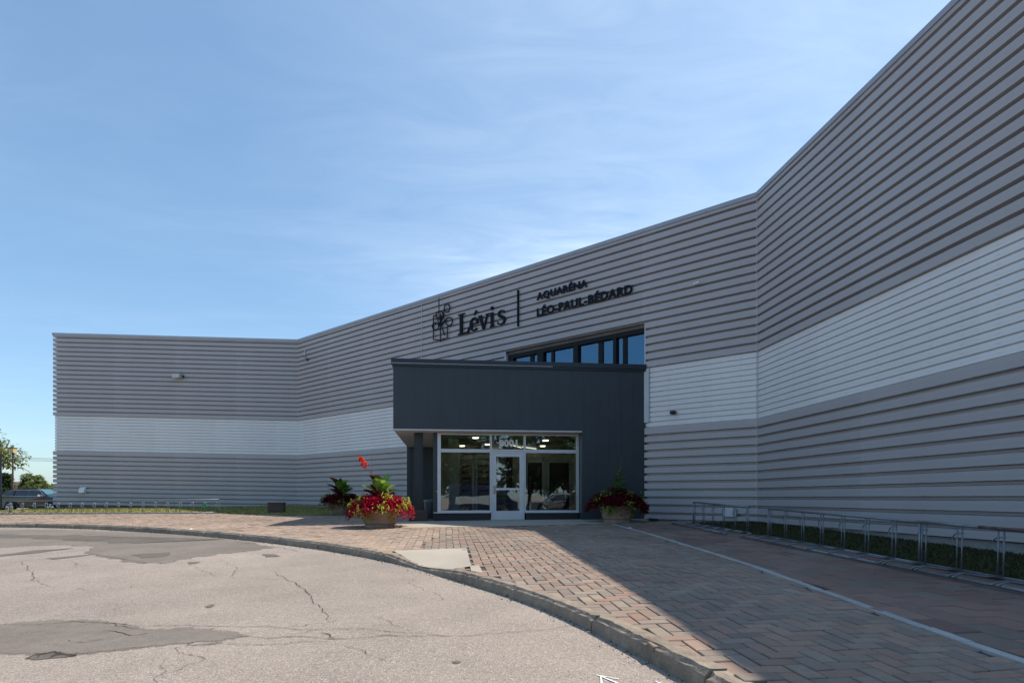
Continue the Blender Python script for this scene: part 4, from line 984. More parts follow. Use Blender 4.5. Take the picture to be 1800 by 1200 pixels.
    ca = empty('canna_plant' if kind == 'canna' else 'leafy_plant', (x + .02, y, z + .42), 0, label[3], 'plant')
    sm = MB(); lmh = []
    def big_leaf(base, d, L_, w_, col, curl=.3):
        mb = MB(); d = d.normalized(); s_ = d.cross(Vector((0, 0, 1))); s_ = s_.normalized() if s_.length > .05 else Vector((1, 0, 0)); n_ = s_.cross(d); rows = []
        for i in range(8):
            t_ = i / 7; w2 = w_ * math.sin(math.pi * min(1, t_ * .92 + .06)) ** .7; c = base + d * L_ * t_ - Vector((0, 0, 1)) * curl * L_ * t_ * t_ + Vector((d.x, d.y, 0)) * .25 * L_ * t_ * t_
            rows.append([c - s_ * w2 / 2 + n_ * w2 * .22, c - s_ * w2 * .25 + n_ * w2 * .05, c, c + s_ * w2 * .25 + n_ * w2 * .05, c + s_ * w2 / 2 + n_ * w2 * .22])
        for i in range(7):
            for j in range(4):
                k_ = 1 + (.18 if j in (1, 2) else -.06) + r.uniform(-.08, .08); mb.face([rows[i][j], rows[i][j + 1], rows[i + 1][j + 1], rows[i + 1][j]], col=tuple(v * k_ for v in col))
        return mb
    greens = [(.09, .22, .03), (.16, .34, .04), (.06, .15, .03), (.30, .42, .07)]; bronze = [(.035, .02, .015), (.06, .025, .02), (.12, .04, .02)]
    if kind == 'canna':
        n = 18
        for k in range(n):
            a = k * 2.4 + r.uniform(-.3, .3); h0 = .38 + .34 * (k % 4) / 3; d = Vector((math.cos(a) * .85, math.sin(a) * .6, 1.0)); left = math.cos(a) < -.1
            col = r.choice(bronze) if left and r.random() < .85 else r.choice(greens)
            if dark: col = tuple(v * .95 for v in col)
            big_leaf(Vector((.06 * math.cos(a) - .03, .06 * math.sin(a), h0 - .04)), d, r.uniform(.46, .58) * size, r.uniform(.30, .40) * size, col, r.uniform(.15, .4)).build('leaf', M['leaf'], ca, smooth=True)
        for k in range(4): sm.tube([(0, 0, -.06), (.05 * k - .1, .02 * k - .03, .05), (.04 * k - .10, .0, .55)], .014, 6, col=(.2, .12, .05))
        if flower == 'big':
            f0 = Vector((-.46, -.05, 1.36)); sm.tube([(0, 0, -.05), (-.05, 0, .3), (-.16, -.02, .85), (-.32, -.03, 1.15), (-.48, -.05, 1.42)], [.012, .012, .010, .008, .006], 6); sm.tube([(-.10, -.01, .58), (-.24, -.02, 1.0), (-.24, -.02, 1.52)], [.01, .008, .004], 6)
            fm_ = MB()
            for k in range(80): t_ = r.random(); c = Vector((-.40 - .16 * t_, -.05, 1.24 + .24 * t_)) + rdir(r) * .062 * (1.1 - .4 * t_); leaf_quad(fm_, c, rdir(r), Vector((0, 0, 1)), r.uniform(.06, .11), .055, r.choice([(.75, .035, .015), (.62, .02, .01), (.8, .08, .02)]))
            fm_.build('flower', M['leaf'], ca)
        elif flower == 'small':
            sm.tube([(0, 0, -.05), (-.05, 0, .3), (-.03, 0, .95)], .008, 5); sm.tube([(0, 0, -.05), (.1, 0, .3), (.17, 0, .80)], [.008, .008, .012], 5); fm_ = MB()
            for k in range(40): leaf_quad(fm_, Vector((-.04, 0, .98)) + rdir(r) * .05, rdir(r), Vector((0, 0, 1)), .07, .05, r.choice([(.25, .01, .008), (.18, .02, .01)]))
            fm_.build('flower', M['leaf'], ca)
    else:
        sm.tube([(0, 0, -.05), (.02, 0, .5), (.05, 0, .95), (.12, 0, 1.50)], [.018, .015, .012, .008], 5)
        for k in range(34):
            t_ = k / 33; a = k * 2.4; hz = .28 + t_ * .78; L_ = (.42 - .26 * t_); d = Vector((math.cos(a), math.sin(a), .55)); c1 = r.choice([(.09, .20, .04), (.06, .14, .035), (.14, .26, .05)])
            big_leaf(Vector((.04 * t_, 0, hz)), d, L_, L_ * .42, c1, .25).build('leaf', M['leaf'], ca, smooth=True)
    sm.build('stem', mat('stem_%d' % seed, (.10, .09, .03) if kind != 'canna' else (.20, .05, .03), .6), ca)
pot_with_plants(668, 927.5, ('tan round concrete flower pot nearest the road, standing in sun', 'bright red foliage mass spilling over the sunlit front pot', 'bright lime green vine trailing from the sunlit front pot', 'tall canna with green and bronze leaves and open red flower in the front pot'), None, 1, False, 'canna', 'big')
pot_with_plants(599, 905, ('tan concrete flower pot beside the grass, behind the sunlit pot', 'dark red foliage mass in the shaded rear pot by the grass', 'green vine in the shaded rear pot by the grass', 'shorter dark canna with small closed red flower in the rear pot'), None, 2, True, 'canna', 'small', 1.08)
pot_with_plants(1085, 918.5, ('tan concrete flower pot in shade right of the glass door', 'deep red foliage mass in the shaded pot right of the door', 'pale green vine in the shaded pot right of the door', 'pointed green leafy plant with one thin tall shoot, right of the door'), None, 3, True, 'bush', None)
# weeds in the gutter
for px, py in ((893, 1048), (1152, 1158), (1082, 1127), (757, 1003)):
    x, y = unproj(px, py, -KH); wd = MB(); r = random.Random(px)
    for k in range(14): leaf_quad(wd, Vector((r.gauss(0, .02), r.gauss(0, .015), 0)), rdir(r, .8), Vector((0, 0, 1)), r.uniform(.02, .05), .012, (.16, .20, .04))
    tag(wd.build('weed', M['leaf'], loc=(x, y, G0(x, y) - KH)), {893: 'tiny weed in the kerb gutter near the dropped kerb joint', 1152: 'tiny yellow-green weed at the kerb foot closest to the viewer', 1082: 'tiny weed midway along the near kerb gutter', 757: 'tiny weed at the foot of the dropped kerb'}[px], 'weed')

# ------------------------------------------------------------------ bike racks
def make_rack(n, sp, rusty_from=None, ext=.10):
    # origin at the first upright, local x along the rack, -y towards the path
    L_ = (n - 1) * sp; root = empty('bike_rack', (0, 0, 0)); H = .60
    m_ = MB(); m_.tube([(-.04, 0, H), ((rusty_from if rusty_from is not None else L_ + ext), 0, H)], .021, 8)
    m_.tube([(-.04, 0, H), (-.04, 0, .02)], .018, 6)
    m_.build('top_rail', M['galv'], root, smooth=True)
    if rusty_from is not None:
        m_ = MB(); m_.tube([(rusty_from, 0, H), (L_ + .10, 0, H)], .021, 8); m_.build('top_rail', M['rusty'], root, smooth=True)
    m_ = MB(); m_.tube([(-.15, 0, .025), (L_ + ext + .08, 0, .025)], .021, 8); m_.build('base_rail', M['galv'], root, smooth=True)
    m_ = MB(); m_.tube([(-.15, -.55, .025), (L_ + ext + .08, -.55, .025)], .021, 8); m_.build('base_rail', M['galv'], root, smooth=True)
    hoop = MB()
    for dx_ in (0, .075): hoop.tube([(dx_, 0, H), (dx_, 0, .03)], .010, 6)
    for dx_ in (0, .075): hoop.tube([(dx_, 0, .05), (dx_ * .9 - .01, -.20, .04), (dx_ * .5 - .05, -.42, .075), (dx_ - .05, -.55, .055), (dx_ - .05, -.60, .03)], .009, 6)
    arc = [(-.02 - .11 * math.sin(R(a)) * .9 + .02, 0.02, .41 + .085 * math.cos(R(a))) for a in range(0, 181, 20)]
    hoop.tube([(.075, 0.02, .495)] + arc + [(.075, .02, .325)], .008, 5)
    h0 = hoop.build('wheel_holder', M['galv'], root, smooth=True)
    for k in range(1, n):
        c = h0.copy(); scene.collection.objects.link(c); c.parent = root; c.location.x = k * sp
    return root
dRK = Vector((.0873, -1)).normalized(); angR = math.atan2(dRK.y, dRK.x)       # towards the camera
slR = -.0265
def rack_at(o, y, label):
    # local -y must face the path (world -x): rotate so local x runs away from the camera
    a = math.atan2(-dRK.y, -dRK.x); x = RK(y); o.location = (x, y, G(x, y) + .01)
    o.rotation_euler = (0, -math.atan(.022), a); o.rotation_mode = 'XYZ'
    o['label'] = label; o['category'] = 'bike rack'; o['group'] = 'galvanised bike racks'
# local -y for rotation a (x axis pointing away) is towards +x world, so mirror holders with a half-turn instead
def rack_near(o, y_far, label, n, sp):
    a = math.atan2(dRK.y, dRK.x); x = RK(y_far); o.location = (x, y_far, G(x, y_far) + .008)
    o.rotation_euler = (0, math.atan(.0225), a); tag(o, label, 'bike rack', 'galvanised bike racks')
rack_near(make_rack(6, .60), 16.25, 'short galvanised bike rack farthest along the right wall, in front of the white box', 6, .6)
rack_near(make_rack(7, .585, None, .50), 12.30, 'galvanised bike rack in the middle of the right-hand row, pale top rail', 7, .585)
rack_near(make_rack(8, .585, .9), 8.24, 'bike rack nearest the viewer with rusty top rail', 8, .585)
xl, yl = unproj(388, 901.5); xl0, yl0 = unproj(12, 902.5)
rk_ = make_rack(18, .585); 
aL = math.atan2(yl - yl0, xl - xl0); nL = 17
rk_.location = (xl - math.cos(aL) * 17.3 * .585, yl - math.sin(aL) * 17.3 * .585, G(xl - 9, yl) - .0); rk_.rotation_euler = (0, -math.atan2(G(xl, yl) - G(xl - 9, yl), 9), aL)
tag(rk_, 'long galvanised bike rack on the grass in front of the far left wall', 'bike rack', 'galvanised bike racks')
# end leg and green lock on the long rack
e_ = MB(); e_.tube([(17.2 * .585, 0, .60), (17.2 * .585, 0, .02)], .016, 6); e_.build('end_leg', M['galv'], rk_)
def local_on(root, p):
    c, s_ = math.cos(root.rotation_euler[2]), math.sin(root.rotation_euler[2]); return (root.location.x + c * p[0] - s_ * p[1], root.location.y + s_ * p[0] + c * p[1], root.location.z + p[2])
lk = MB(); lk.tube([(.09 * math.cos(R(a)), 0, .07 * math.sin(R(a))) for a in range(0, 361, 30)], .022, 6); lk.box(-.04, .05, -.03, .03, -.11, .05)
tag(lk.build('bike_lock', M['green_plastic'], loc=local_on(rk_, (16 * .585, -.03, .43)), rz=aL), 'bright green bike lock left hanging on the long rack', 'lock')

# ------------------------------------------------------------------ small things on the walls
def wallpt(a, b, n, px, py, off):
    k = (px - CX) / F; d = b - a; t = (k * a.y - a.x) / (d.x - k * d.y); p = a + d * t + n * off; return (p.x, p.y, CZ + (HY - py) / F * p.y), math.atan2(d.y, d.x)
loc, az = wallpt(P0, P1, nA, 316, 661, .115)
fl = empty('flood_light', loc, az, 'beige wall floodlight in the middle of the far left wall', 'wall light')
m_ = MB(); m_.box(-.30, .30, -.08, 0, -.07, .03); m_.build('bracket', M['charcoal_cap'], fl)
m_ = MB(); m_.hexa([(-.21, -.34, -.16), (.21, -.34, -.16), (.23, -.05, -.10), (-.23, -.05, -.10)], [(-.21, -.30, .10), (.21, -.30, .10), (.23, -.05, .12), (-.23, -.05, .12)]); m_.build('housing', M['beige_lamp'], fl)
m_ = MB(); m_.hexa([(-.17, -.346, -.12), (.17, -.346, -.12), (.17, -.335, -.12), (-.17, -.335, -.12)], [(-.17, -.318, .06), (.17, -.318, .06), (.17, -.30, .06), (-.17, -.30, .06)]); m_.build('lens', M['pale_trim'], fl)
loc, az = wallpt(P1, P2, nB, 1187, 725, .06)
fl = empty('wall_lamp', loc, az, 'small dark oval wall lamp on the white band right of the entrance', 'wall light')
m_ = MB(); m_.lathe([(.01, -.07), (.07, -.06), (.10, -.02), (.10, .02), (.07, .05), (.01, .06)], 12, (0, -.1, 0)); m_.build('housing', M['charcoal_cap'], fl, smooth=True)
m_ = MB(); m_.box(-.05, .05, -.06, .02, -.04, .04); m_.build('bracket', M['charcoal_cap'], fl)
loc, az = wallpt(P0, P1, nA, 149, 861, .12)
v_ = empty('wall_vent', loc, az, 'small white vent hood low on the far left wall', 'vent')
m_ = MB(); m_.hexa([(-.14, -.20, -.14), (.14, -.20, -.14), (.14, 0, -.14), (-.14, 0, -.14)], [(-.14, -.10, .12), (.14, -.10, .12), (.14, 0, .14), (-.14, 0, .14)]); m_.build('hood', M['white_paint'], v_)
m_ = MB(); m_.box(-.16, .16, -.015, .01, -.16, .155); m_.build('flange', M['pale_trim'], v_)
loc, az = wallpt(P1, P2, nB, 1285, 900, .12)
v_ = empty('junction_box', loc, az, 'white electrical box low on the wall behind the farthest bike rack', 'electrical box')
m_ = MB(); m_.box(-.15, .13, -.12, 0, -.12, .12); m_.build('box', M['white_paint'], v_)
m_ = MB(); m_.box(.13, .22, -.07, 0, -.11, .10); m_.box(-.13, .11, -.127, -.121, -.10, .10); m_.build('cover', M['pale_trim'], v_)
loc, az = wallpt(P1, P2, nB, 692, 870, .12)
v_ = empty('meter_box', loc, az, 'dark meter box with cables beside the entrance block', 'electrical box')
m_ = MB(); m_.box(-.02, .20, -.16, 0, -.10, .14); m_.box(-.45, -.05, -.10, 0, -.05, .10); m_.build('box', M['charcoal_cap'], v_)
m_ = MB(); m_.box(.02, .15, -.166, -.161, -.03, .10); m_.build('window', M['pale_trim'], v_); m_ = MB(); m_.tube([(.2, -.05, -.1), (.2, -.05, -.32), (-.4, -.05, -.36)], .03, 6); m_.build('cable', M['black'], v_)
loc, az = wallpt(P1, P2, nB, 541, 620, .12)
v_ = empty('roof_antenna', loc, az, 'short pale tube fixed high on the wall near the far inner corner', 'fixture')
m_ = MB(); m_.tube([(0, -.05, -.16), (0, -.05, .16)], .03, 8); m_.build('tube', M['pale_trim'], v_); m_ = MB(); m_.tube([(0, -.05, -.16), (.12, -.04, -.35), (.25, -.05, -.42)], .015, 6); m_.tube([(.25, -.05, -.36), (.25, -.05, -.48)], .05, 8); m_.build('cable', M['charcoal_cap'], v_)
loc, az = wallpt(P1, P2, nB, 1230, 499, .12)
v_ = empty('security_camera', loc, az, 'small white camera high on the wall left of the inner corner', 'camera')
m_ = MB(); m_.tube([(-.10, -.12, -.02), (.07, -.09, .01)], .035, 8); m_.build('housing', M['white_paint'], v_); m_ = MB(); m_.tube([(.05, -.09, 0), (.08, 0, .0)], .02, 6); m_.build('bracket', M['white_paint'], v_)
# ------------------------------------------------------------------ things on the ground
x, y = unproj(482.5, 902); bxo = empty('wooden_box', (x, y + .25, G(x, y)), th, 'brown slatted wooden box standing on the grass by the far wall', 'box')
m_ = MB(); m_.box(-.31, .31, -.22, .22, -.02, .44); m_.build('body', M['wood_brown'], bxo); m_ = MB()
for k in range(4): m_.box(-.325, .325, -.235, -.222, .02 + k * .105, .11 + k * .105)
m_.box(-.335, .335, -.25, .235, .441, .475); m_.build('slats', M['wood_brown'], bxo)
q = bp(ub(756, 1.2), 1.3, FLR); bi = empty('ash_bin', q, th, 'grey metal bin beside the column under the entrance soffit', 'bin')
m_ = MB(); m_.lathe([(.17, 0), (.20, .55), (.21, .56)], 16, (0, 0, .02)); m_.build('body', M['bin'], bi, smooth=True); m_ = MB(); m_.lathe([(.215, .0), (.215, .05), (.10, .07)], 16, (0, 0, .585)); m_.build('lid', M['bin'], bi)
q = unproj(1149, 915.5); sp_ = empty('hose_reel', (q[0], q[1], G(*q)), 0, 'small black hose lying against the foot of the wall right of the entrance', 'hose')
m_ = MB(); m_.tube([(.13 * math.cos(R(a)), .08 * math.sin(R(a)), .04 + .03 * math.sin(R(a * .5))) for a in range(0, 721, 30)], .025, 6); m_.tube([(.13, 0, .04), (.4, -.05, .02), (.7, -.02, .02)], .015, 5); m_.build('hose', M['black'], sp_)
for (px, py, off, lab, wd) in ((327, 0, 0, '', 0),): pass
for px, py, off, lab in ((340, 938, -KH, 'crumpled white litter lying in the gutter of the far kerb'), (1108, 930, 0, 'small white paper scrap on the shaded paving near the wall')):
    x, y = unproj(px, py, off); r = random.Random(px); m_ = MB(); s_ = .17 if px < 500 else .06
    pts = [(r.uniform(-s_, s_), r.uniform(-s_, s_) * .6, r.uniform(0, s_ * .8)) for _ in range(14)]
    for k in range(12): m_.face([pts[k], pts[(k + 1) % 14], pts[(k + 2) % 14]])
    tag(m_.build('litter', M['white_paint'], loc=(x, y, G0(x, y) + off + .012)), lab, 'litter')
# low concrete step beside the pot
st = MB(); bx(st, -.05, cu0 - .14, .3, 2.2, FLR - .1, FLR + .10); tag(st.build('step', M['foundation']), 'low concrete step left of the entrance column', 'step')

# ------------------------------------------------------------------ cars
def make_car(name, loc, rz, L_, Wd, H, paint, label, group=None, van=False):
    root = empty(name, loc, rz, label, 'van' if van else 'car', group)
    if van: prof = [(0, .35), (0, 1.0), (.04, 1.1), (.10, 1.20), (.22, 1.95), (.30, 2.1), (.99, 2.1), (1.0, 2.0), (1.0, .35)]
    else: prof = [(0.0, .45), (.005, .72), (.02, .86), (.09, .95), (.25, 1.04), (.36, 1.08), (.97, 1.12), (.995, .98), (1.0, .45), (.97, .32), (.03, .30)]
    def pr(mb, pts, hw0, hw1, zr):   # x measured from the front
        n = len(pts); vs = []
        for sgn in (-1, 1):
            for (x, z) in pts:
                t_ = max(0, min(1, (z - zr[0]) / (zr[1] - zr[0]))); ex = min(x, 1 - x); k = 1 - .10 * max(0, (.08 - ex) / .08) ** 2
                vs.append(((.5 - x) * L_, sgn * (hw0 + (hw1 - hw0) * t_) * k, z))
        fs = [tuple(range(n)), tuple(range(2 * n - 1, n - 1, -1))] + [(k, (k + 1) % n, n + (k + 1) % n, n + k)[::-1] for k in range(n)]
        mb.raw(vs, fs)
    b_ = MB()
    lo = [(x, z * H / (2.1 if van else 1.62)) for x, z in prof]; pr(b_, lo, Wd / 2, Wd / 2 - (.08 if van else .02), (.9, 2.1))
    if not van:
        cab = [(.25, 1.03), (.40, 1.52), (.47, 1.60), (.80, 1.60), (.90, 1.53), (.975, 1.10)]; cab = [(x, z * H / 1.62) for x, z in cab]; cc = MB(); pr(b_, cab, Wd / 2 - .06, Wd / 2 - .26, (1.03 * H / 1.62, H))
    body = b_.build('body', paint, root)
    md = body.modifiers.new('b', 'BEVEL'); md.width = .035; md.segments = 2; md.limit_method = 'ANGLE'
    hw = lambda z: (Wd / 2 - .06) + (-.20) * (z - 1.03) / (H - 1.03)
    def side_glass(pts):
        for sg in (-1, 1):
            g_ = MB(); a = [((.5 - x) * L_, sg * (hw(z) + .012), z) for x, z in pts]; g_.face(a if sg < 0 else a[::-1]); g_.build('side_window', M['car_glass'], root)
    k = H / 1.62
    if not van:
        side_glass([(.325, 1.13 * k), (.42, 1.48 * k), (.545, 1.50 * k), (.555, 1.13 * k)]); side_glass([(.575, 1.13 * k), (.565, 1.50 * k), (.735, 1.50 * k), (.755, 1.14 * k)]); side_glass([(.775, 1.15 * k), (.755, 1.50 * k), (.83, 1.48 * k), (.915, 1.17 * k)])
        for sg in (-1, 1):
            c_ = MB(); c_.tube([((.5 - x) * L_, sg * (hw(z) + .016), z) for x, z in ((.30, 1.11 * k), (.40, 1.49 * k), (.55, 1.525 * k), (.80, 1.52 * k), (.93, 1.15 * k), (.70, 1.115 * k), (.30, 1.11 * k))], .012, 5); c_.tube([((.5 - .56) * L_, sg * (hw(1.13 * k) + .018), 1.13 * k), ((.5 - .553) * L_, sg * (hw(1.5 * k) + .018), 1.5 * k)], .012, 4); c_.build('window_trim', M['chrome'], root)
            r_ = MB(); r_.tube([((.5 - x) * L_, sg * (Wd / 2 - .28), z) for x, z in ((.40, H * .985), (.43, H * 1.02), (.80, H * 1.02), (.84, H * .985))], .02, 5); r_.build('roof_rail', M['black'], root)
            mm_ = MB(); mm_.hexa([((.5 - .345) * L_ - .1, sg * (Wd / 2 - .04), 1.10 * k), ((.5 - .345) * L_ + .1, sg * (Wd / 2 - .04), 1.10 * k), ((.5 - .345) * L_ + .06, sg * (Wd / 2 + .16), 1.10 * k), ((.5 - .345) * L_ - .1, sg * (Wd / 2 + .16), 1.10 * k)], [((.5 - .345) * L_ - .1, sg * (Wd / 2 - .04), 1.24 * k), ((.5 - .345) * L_ + .06, sg * (Wd / 2 - .04), 1.24 * k), ((.5 - .345) * L_ + .03, sg * (Wd / 2 + .16), 1.23 * k), ((.5 - .345) * L_ - .1, sg * (Wd / 2 + .16), 1.23 * k)]); mm_.build('mirror', M['chrome'], root)
            cl_ = MB()
            cl_.tube([((.5 - x) * L_, sg * (Wd / 2 - .0), .40) for x in (.27, .72)], .06, 6); cl_.build('sill_cladding', M['black'], root)
        ws = MB(); n_ = .02; ws.face([((.5 - .262) * L_ + .03, -Wd / 2 + .16, 1.07 * k), ((.5 - .262) * L_ + .03, Wd / 2 - .16, 1.07 * k), ((.5 - .40) * L_ + .03, Wd / 2 - .30, 1.53 * k), ((.5 - .40) * L_ + .03, -Wd / 2 + .30, 1.53 * k)]); ws.build('windscreen', M['windscreen'], root)
        rw = MB(); rw.face([((.5 - .905) * L_ - .02, -Wd / 2 + .28, 1.50 * k), ((.5 - .905) * L_ - .02, Wd / 2 - .28, 1.50 * k), ((.5 - .975) * L_ - .02, Wd / 2 - .14, 1.14 * k), ((.5 - .975) * L_ - .02, -Wd / 2 + .14, 1.14 * k)]); rw.build('rear_window', M['car_glass'], root)
    else:
        for sg in (-1, 1):
            g_ = MB(); a = [((.5 - x) * L_, sg * (Wd / 2 + .006), z) for x, z in ((.14, 1.2), (.225, 1.85), (.36, 1.85), (.36, 1.2))]; g_.face(a); g_.build('side_window', M['car_glass'], root)
            g_ = MB(); a = [((.5 - x) * L_, sg * (Wd / 2 + .006), z) for x, z in ((.42, .8), (.42, 1.5), (.9, 1.4), (.9, .8))]; g_.face(a); g_.build('side_panel', M['white_paint'], root)
        ws = MB(); ws.face([((.5 - .115) * L_ + .02, -Wd / 2 + .12, 1.25), ((.5 - .115) * L_ + .02, Wd / 2 - .12, 1.25), ((.5 - .21) * L_ + .02, Wd / 2 - .16, 1.88), ((.5 - .21) * L_ + .02, -Wd / 2 + .16, 1.88)]); ws.build('windscreen', M['windscreen'], root)
    for sg in (-1, 1):
        h_ = MB(); h_.box(L_ / 2 - .22, L_ / 2 - .005, sg * (Wd / 2 - .30) - .12, sg * (Wd / 2 - .30) + .12, .74, .88); h_.build('headlight', M['chrome'], root)
        h_ = MB(); h_.box(-L_ / 2 + .0, -L_ / 2 + .12, sg * (Wd / 2 - .18) - .1, sg * (Wd / 2 - .18) + .1, .85, 1.02); h_.build('tail_light', M['orange'], root)
    wr = .345
    for fx in (.195, .785):
        for sg in (-1, 1):
            ar = MB(); c0 = ((.5 - fx) * L_, sg * (Wd / 2 - .02), wr)
            ar.tube([(c0[0] + .43 * math.cos(R(a)), c0[1] + sg * .012, c0[2] + .03 + .42 * math.sin(R(a))) for a in range(-10, 191, 20)], .05, 5); ar.raw([(c0[0] + .42 * math.cos(R(a)), c0[1] + sg * .022, c0[2] + .42 * math.sin(R(a))) for a in range(0, 360, 20)], [tuple(range(18))]); ar.build('wheel_arch', M['black'], root)
            wh = empty('wheel', (c0[0], c0[1] + sg * .03, wr)); wh.parent = root
            t_ = MB(); t_.tube([(0, -.10, 0), (0, -.09, 0), (0, .09, 0), (0, .10, 0)], [wr - .03, wr, wr, wr - .03], 24); t_.build('tyre', M['tire'], wh, smooth=False)
            r_ = MB(); yy = sg * .105
            for k2 in range(5):
                a = R(72 * k2 + 18); d = Vector((math.cos(a), 0, math.sin(a))); p_ = Vector((-d.z, 0, d.x))
                v0 = [d * .05 - p_ * .035, d * .24 - p_ * .06, d * .24 + p_ * .06, d * .05 + p_ * .035]; r_.raw([(v.x, yy, v.z) for v in v0] + [(v.x, yy - sg * .02, v.z) for v in v0], [(0, 1, 2, 3), (7, 6, 5, 4), (0, 4, 5, 1), (1, 5, 6, 2), (2, 6, 7, 3), (3, 7, 4, 0)])
            r_.tube([(.245 * math.cos(R(a)), yy, .245 * math.sin(R(a))) for a in range(0, 361, 20)], .018, 5); r_.build('rim', M['rim'], wh)
    return root
yc = 39.5; cxm = (52 - CX) / F * yc
make_car('parked_car', (cxm + .12, yc + .9, G0(cxm, yc) - KH + .02), R(-3), 4.75, 1.84, 1.60, M['car_paint'], 'dark olive estate car parked at the far left behind the building corner')
make_car('parked_car', (cxm - 4.9, yc + 1.2, G0(cxm, yc) - KH + .02), R(2), 4.3, 1.78, 1.5, M['blue_paint'], 'blue car cut off by the left edge of the photo', None)
# reflected across the glass: the car park behind the viewer
gp = FL + V * GV
def mirror(px, zv): v = Vector(((px - CX) / F * zv, zv)); d = (v - gp).dot(V); return v - V * 2 * d
p = mirror(850, 46); make_car('parked_van', (p.x, p.y, G0(p.x, p.y) - KH), R(8), 5.2, 1.95, 2.2, M['navy_paint'], 'navy van in the car park behind the viewer, reflected in the left entrance window', None, van=True)
p = mirror(985, 44); make_car('parked_car', (p.x, p.y, G0(p.x, p.y) - KH), R(190), 4.5, 1.8, 1.48, M['rim'], 'silver car in the car park behind the viewer, reflected in the right entrance window')

# ------------------------------------------------------------------ trees, street furniture and houses beyond
def tree(loc, h, cr, seed, label, group, pal, n=2200, leaf=.22, trunk_h=.35, name='leafy_tree', lobes=14, squash=.8):
    r = random.Random(seed); root = empty(name, loc, 0, label, 'tree', group)
    t_ = MB(); th_ = h * trunk_h; t_.tube([(0, 0, -.2), (.05 * cr * .3, 0, th_), (r.uniform(-.1, .1) * cr, r.uniform(-.1, .1) * cr, h * .85)], [h * .028, h * .02, h * .006], 8); C_ = []
    for k in range(lobes):
        a = r.uniform(0, 6.28); q = cr * r.uniform(.15, .72); zz = th_ + (h - th_) * r.uniform(.12, .86); f = 1 - .5 * max(0, (zz - th_) / (h - th_) - .5) * 2 * .8; c = Vector((q * f * math.cos(a), q * f * math.sin(a), zz)); C_.append((c, cr * r.uniform(.25, .42), r.uniform(.75, 1.25)))
        t_.tube([(0, 0, min(th_ * .9 + .1 * k * 0, zz)), tuple(c * .5 + Vector((0, 0, zz * .15))), tuple(c)], [h * .012, h * .007, h * .002], 5)
    t_.build('trunk', M['bark'], root); m_ = MB()
    for k in range(n):
        c, rad, tone = C_[k % lobes]; d = rdir(r); p = c + Vector((d.x, d.y, d.z * squash)) * rad * r.random() ** .45; dd = (d + rdir(r) * .9 - Vector((0, 0, .3))).normalized(); L_ = leaf * r.uniform(.6, 1.3); col = pick(pal, r)
        leaf_quad(m_, p, dd, Vector((0, 0, 1)), L_, L_ * .7, tuple(min(1, v * tone) for v in col), .2)
    m_.build('crown', M['leaf'], root); return root
gp1 = [((.13, .17, .03), 3), ((.20, .22, .04), 3), ((.08, .12, .03), 2), ((.30, .24, .06), .6)]; gp2 = [((.05, .085, .025), 3), ((.08, .12, .035), 2), ((.035, .06, .02), 2)]; gp3 = [((.16, .20, .06), 3), ((.20, .24, .07), 2), ((.10, .14, .05), 1)]
def at(px, z): return ((px - CX) / F * z, z, G0((px - CX) / F * z, z) - KH)
# tree whose right side enters at the left edge
tree(at(-48, 47), 6.0, 3.4, 5, 'yellow-green tree reaching in from the left edge above the estate car', None, gp1, 5200, .24, .66, lobes=22)
far_trees = [(4, 84, 4.6, 1.5, gp2, 'dark green tree left of the small pitched-roof house'), (54, 92, 5.0, 2.0, gp3, 'taller rounded green tree just right of the brown lamp post'), (70, 80, 3.2, 2.0, gp3, 'mid green bushy tree above the estate car windscreen'), (86, 88, 2.0, 2.2, gp1, 'low yellowish green tree beside the building corner'), (99, 120, 3.3, 2.8, gp2, 'dark tree just showing at the building edge'), (-25, 88, 4.5, 3.0, gp2, 'dark green tree cut by the left edge of the photo')]
for k, (px, z, h, cr, pal, lab) in enumerate(far_trees): tree(at(px, z), h, cr, 40 + k, lab, 'trees beyond the car park', pal, 3600, .5, .10, lobes=16)
hed = MB(); r = random.Random(9)
for k in range(5000):
    x = r.uniform(-150, -50); y = 105 + r.uniform(0, 6); leaf_quad(hed, Vector((x, y, r.uniform(0, 1.5 + .5 * math.sin(x * .35) + .4 * math.sin(x * .9))) ), rdir(r), Vector((0, 0, 1)), .7, .55, pick(gp2, r))
o_ = hed.build('distant_shrubs', M['leaf'], loc=(0, 0, G0(-60, 110) - KH)); tag(o_, 'dark green belt of shrubs on the far side of the car park', 'shrubs', kind='stuff')
# house roof among the trees
x, y, z = at(26, 300); ho = empty('house', (x, y, z), R(20), 'small distant house with brown pitched roof and cream gable among the trees', 'house')
ho.scale = (1.2, 1.2, 2.2); m_ = MB(); m_.box(-3.4, 3.4, -2.2, 2.2, -.3, 2.0); m_.raw([(3.4, -2.2, 2.0), (3.4, 2.2, 2.0), (3.4, 0, 3.5), (-3.4, -2.2, 2.0), (-3.4, 2.2, 2.0), (-3.4, 0, 3.5)], [(0, 1, 2), (3, 5, 4)]); m_.build('wall', M['render_wall'], ho)
m_ = MB()
for sg in (-1, 1): m_.hexa([(-3.8, sg * 2.6, 1.75), (3.8, sg * 2.6, 1.75), (3.8, 0, 3.5), (-3.8, 0, 3.5)], [(-3.8, sg * 2.6, 1.9), (3.8, sg * 2.6, 1.9), (3.8, 0, 3.68), (-3.8, 0, 3.68)])
m_.build('roof', M['roof_tile'], ho); m_ = MB(); m_.box(-1, 0, -2.23, -2.2, .9, 1.7); m_.box(1.2, 2.2, -2.23, -2.2, .9, 1.7); m_.build('window', M['car_glass'], ho)
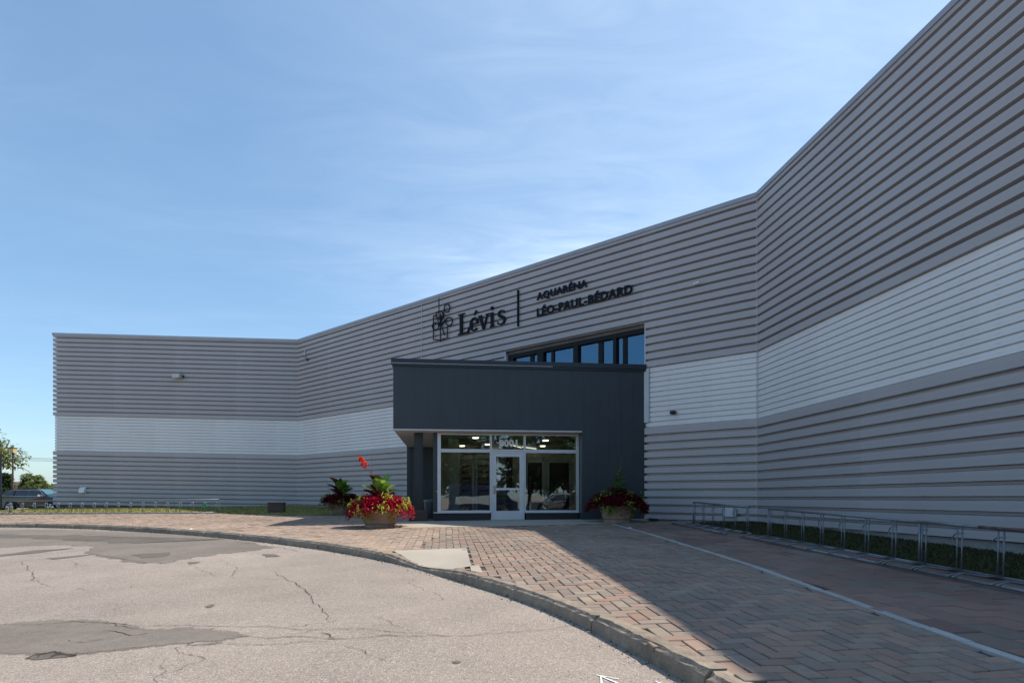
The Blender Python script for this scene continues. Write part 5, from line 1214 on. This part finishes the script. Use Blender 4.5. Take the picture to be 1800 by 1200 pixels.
# lamp post with square lantern
x, y, z = at(22.5, 44); lp = empty('lamp_post', (x, y, z), 0, 'brown lamp post with a yellowish box lantern at the far left', 'street lamp')
m_ = MB(); m_.tube([(0, 0, 0), (0, 0, 4.38)], [.07, .05], 8); m_.build('post', M['wood_brown'], lp); m_ = MB(); m_.box(-.17, .17, -.17, .17, 4.38, 4.68); m_.build('lantern', mat('lantern', (.55, .42, .18), .4), lp); m_ = MB(); m_.box(-.2, .2, -.2, .2, 4.68, 4.74); m_.build('lantern_cap', M['wood_brown'], lp)
x, y, z = at(53, 95); lp = empty('lamp_post', (x, y, z), 0, 'thin pale far street lamp with an arm, seen above the estate car', 'street lamp')
m_ = MB(); m_.tube([(0, 0, 0), (0, 0, 5.0), (0, 0, 5.1)], [.09, .07, .05], 6); m_.build('post', M['pale_trim'], lp); m_ = MB(); m_.tube([(0, 0, 4.95), (-1.2, 0, 5.6)], .05, 5); m_.box(-1.8, -1.1, -.12, .12, 5.55, 5.7); m_.build('lamp_head', M['galv'], lp)
# dark banner post on the left edge
x, y, z = at(1.5, 36); bpst = empty('banner_post', (x, y, z), 0, 'dark blue banner on a post at the very left edge', 'banner')
m_ = MB(); m_.tube([(0, 0, 0), (0, 0, 3.6)], .05, 8); m_.build('post', M['charcoal_cap'], bpst); m_ = MB(); m_.hexa([(-.6, -.01, 2.0), (.06, -.01, 1.75), (.06, .01, 1.75), (-.6, .01, 2.0)], [(-.6, -.01, 3.5), (-.06, -.01, 3.3), (-.06, .01, 3.3), (-.6, .01, 3.5)]); m_.build('banner', M['navy_paint'], bpst)
# overhead wires with their two poles (one beyond the left edge, one behind the building)
for px, lab in ((-320, 'wooden utility pole carrying the wires beyond the left edge'), (180, 'wooden utility pole hidden behind the building carrying the wires')):
    x, y, z = at(px, 70); po = empty('utility_pole', (x, y, z), 0, lab, 'utility pole'); m_ = MB(); m_.tube([(0, 0, 0), (0, 0, 7.4)], [.16, .11], 8); m_.build('post', M['wood_brown'], po); m_ = MB(); m_.box(-.9, .9, -.06, .06, 6.3, 6.4); m_.build('cross_arm', M['wood_brown'], po)
wr_ = MB()
for k, (ya, yb) in enumerate(((787, 807), (789, 809), (792, 811))):
    pts = []
    for i in range(21): t_ = i / 20; px = -320 + 500 * t_; pts.append(((px - CX) / F * 70, 70 + k * .3, CZ + (HY - (ya + (yb - ya) * t_ + 6 * 4 * t_ * (1 - t_) * .6)) / F * 70))
    wr_.tube(pts, .022, 4)
tag(wr_.build('overhead_wires', M['charcoal_cap']), 'thin overhead wires crossing the sky left of the building', 'wires')
# trees behind the viewer, seen only in the glass
for k, (px, zv, h, cr) in enumerate(((800, 62, 10, 5.2), (838, 66, 8.5, 4.2), (930, 64, 9.5, 4.6), (1000, 60, 9, 4.8), (760, 66, 9, 5))):
    p = mirror(px, zv); tree((p.x, p.y, G0(p.x, p.y) - KH), h, cr, 70 + k, ['broad', 'slender', 'rounded', 'spreading', 'bushy'][k] + ' tree behind the viewer, reflected in the entrance glass, ' + ['left window', 'left of the door', 'right of the door', 'right window', 'leftmost'][k], 'trees reflected in the glass', gp2, 3000, .6, .2, lobes=12)
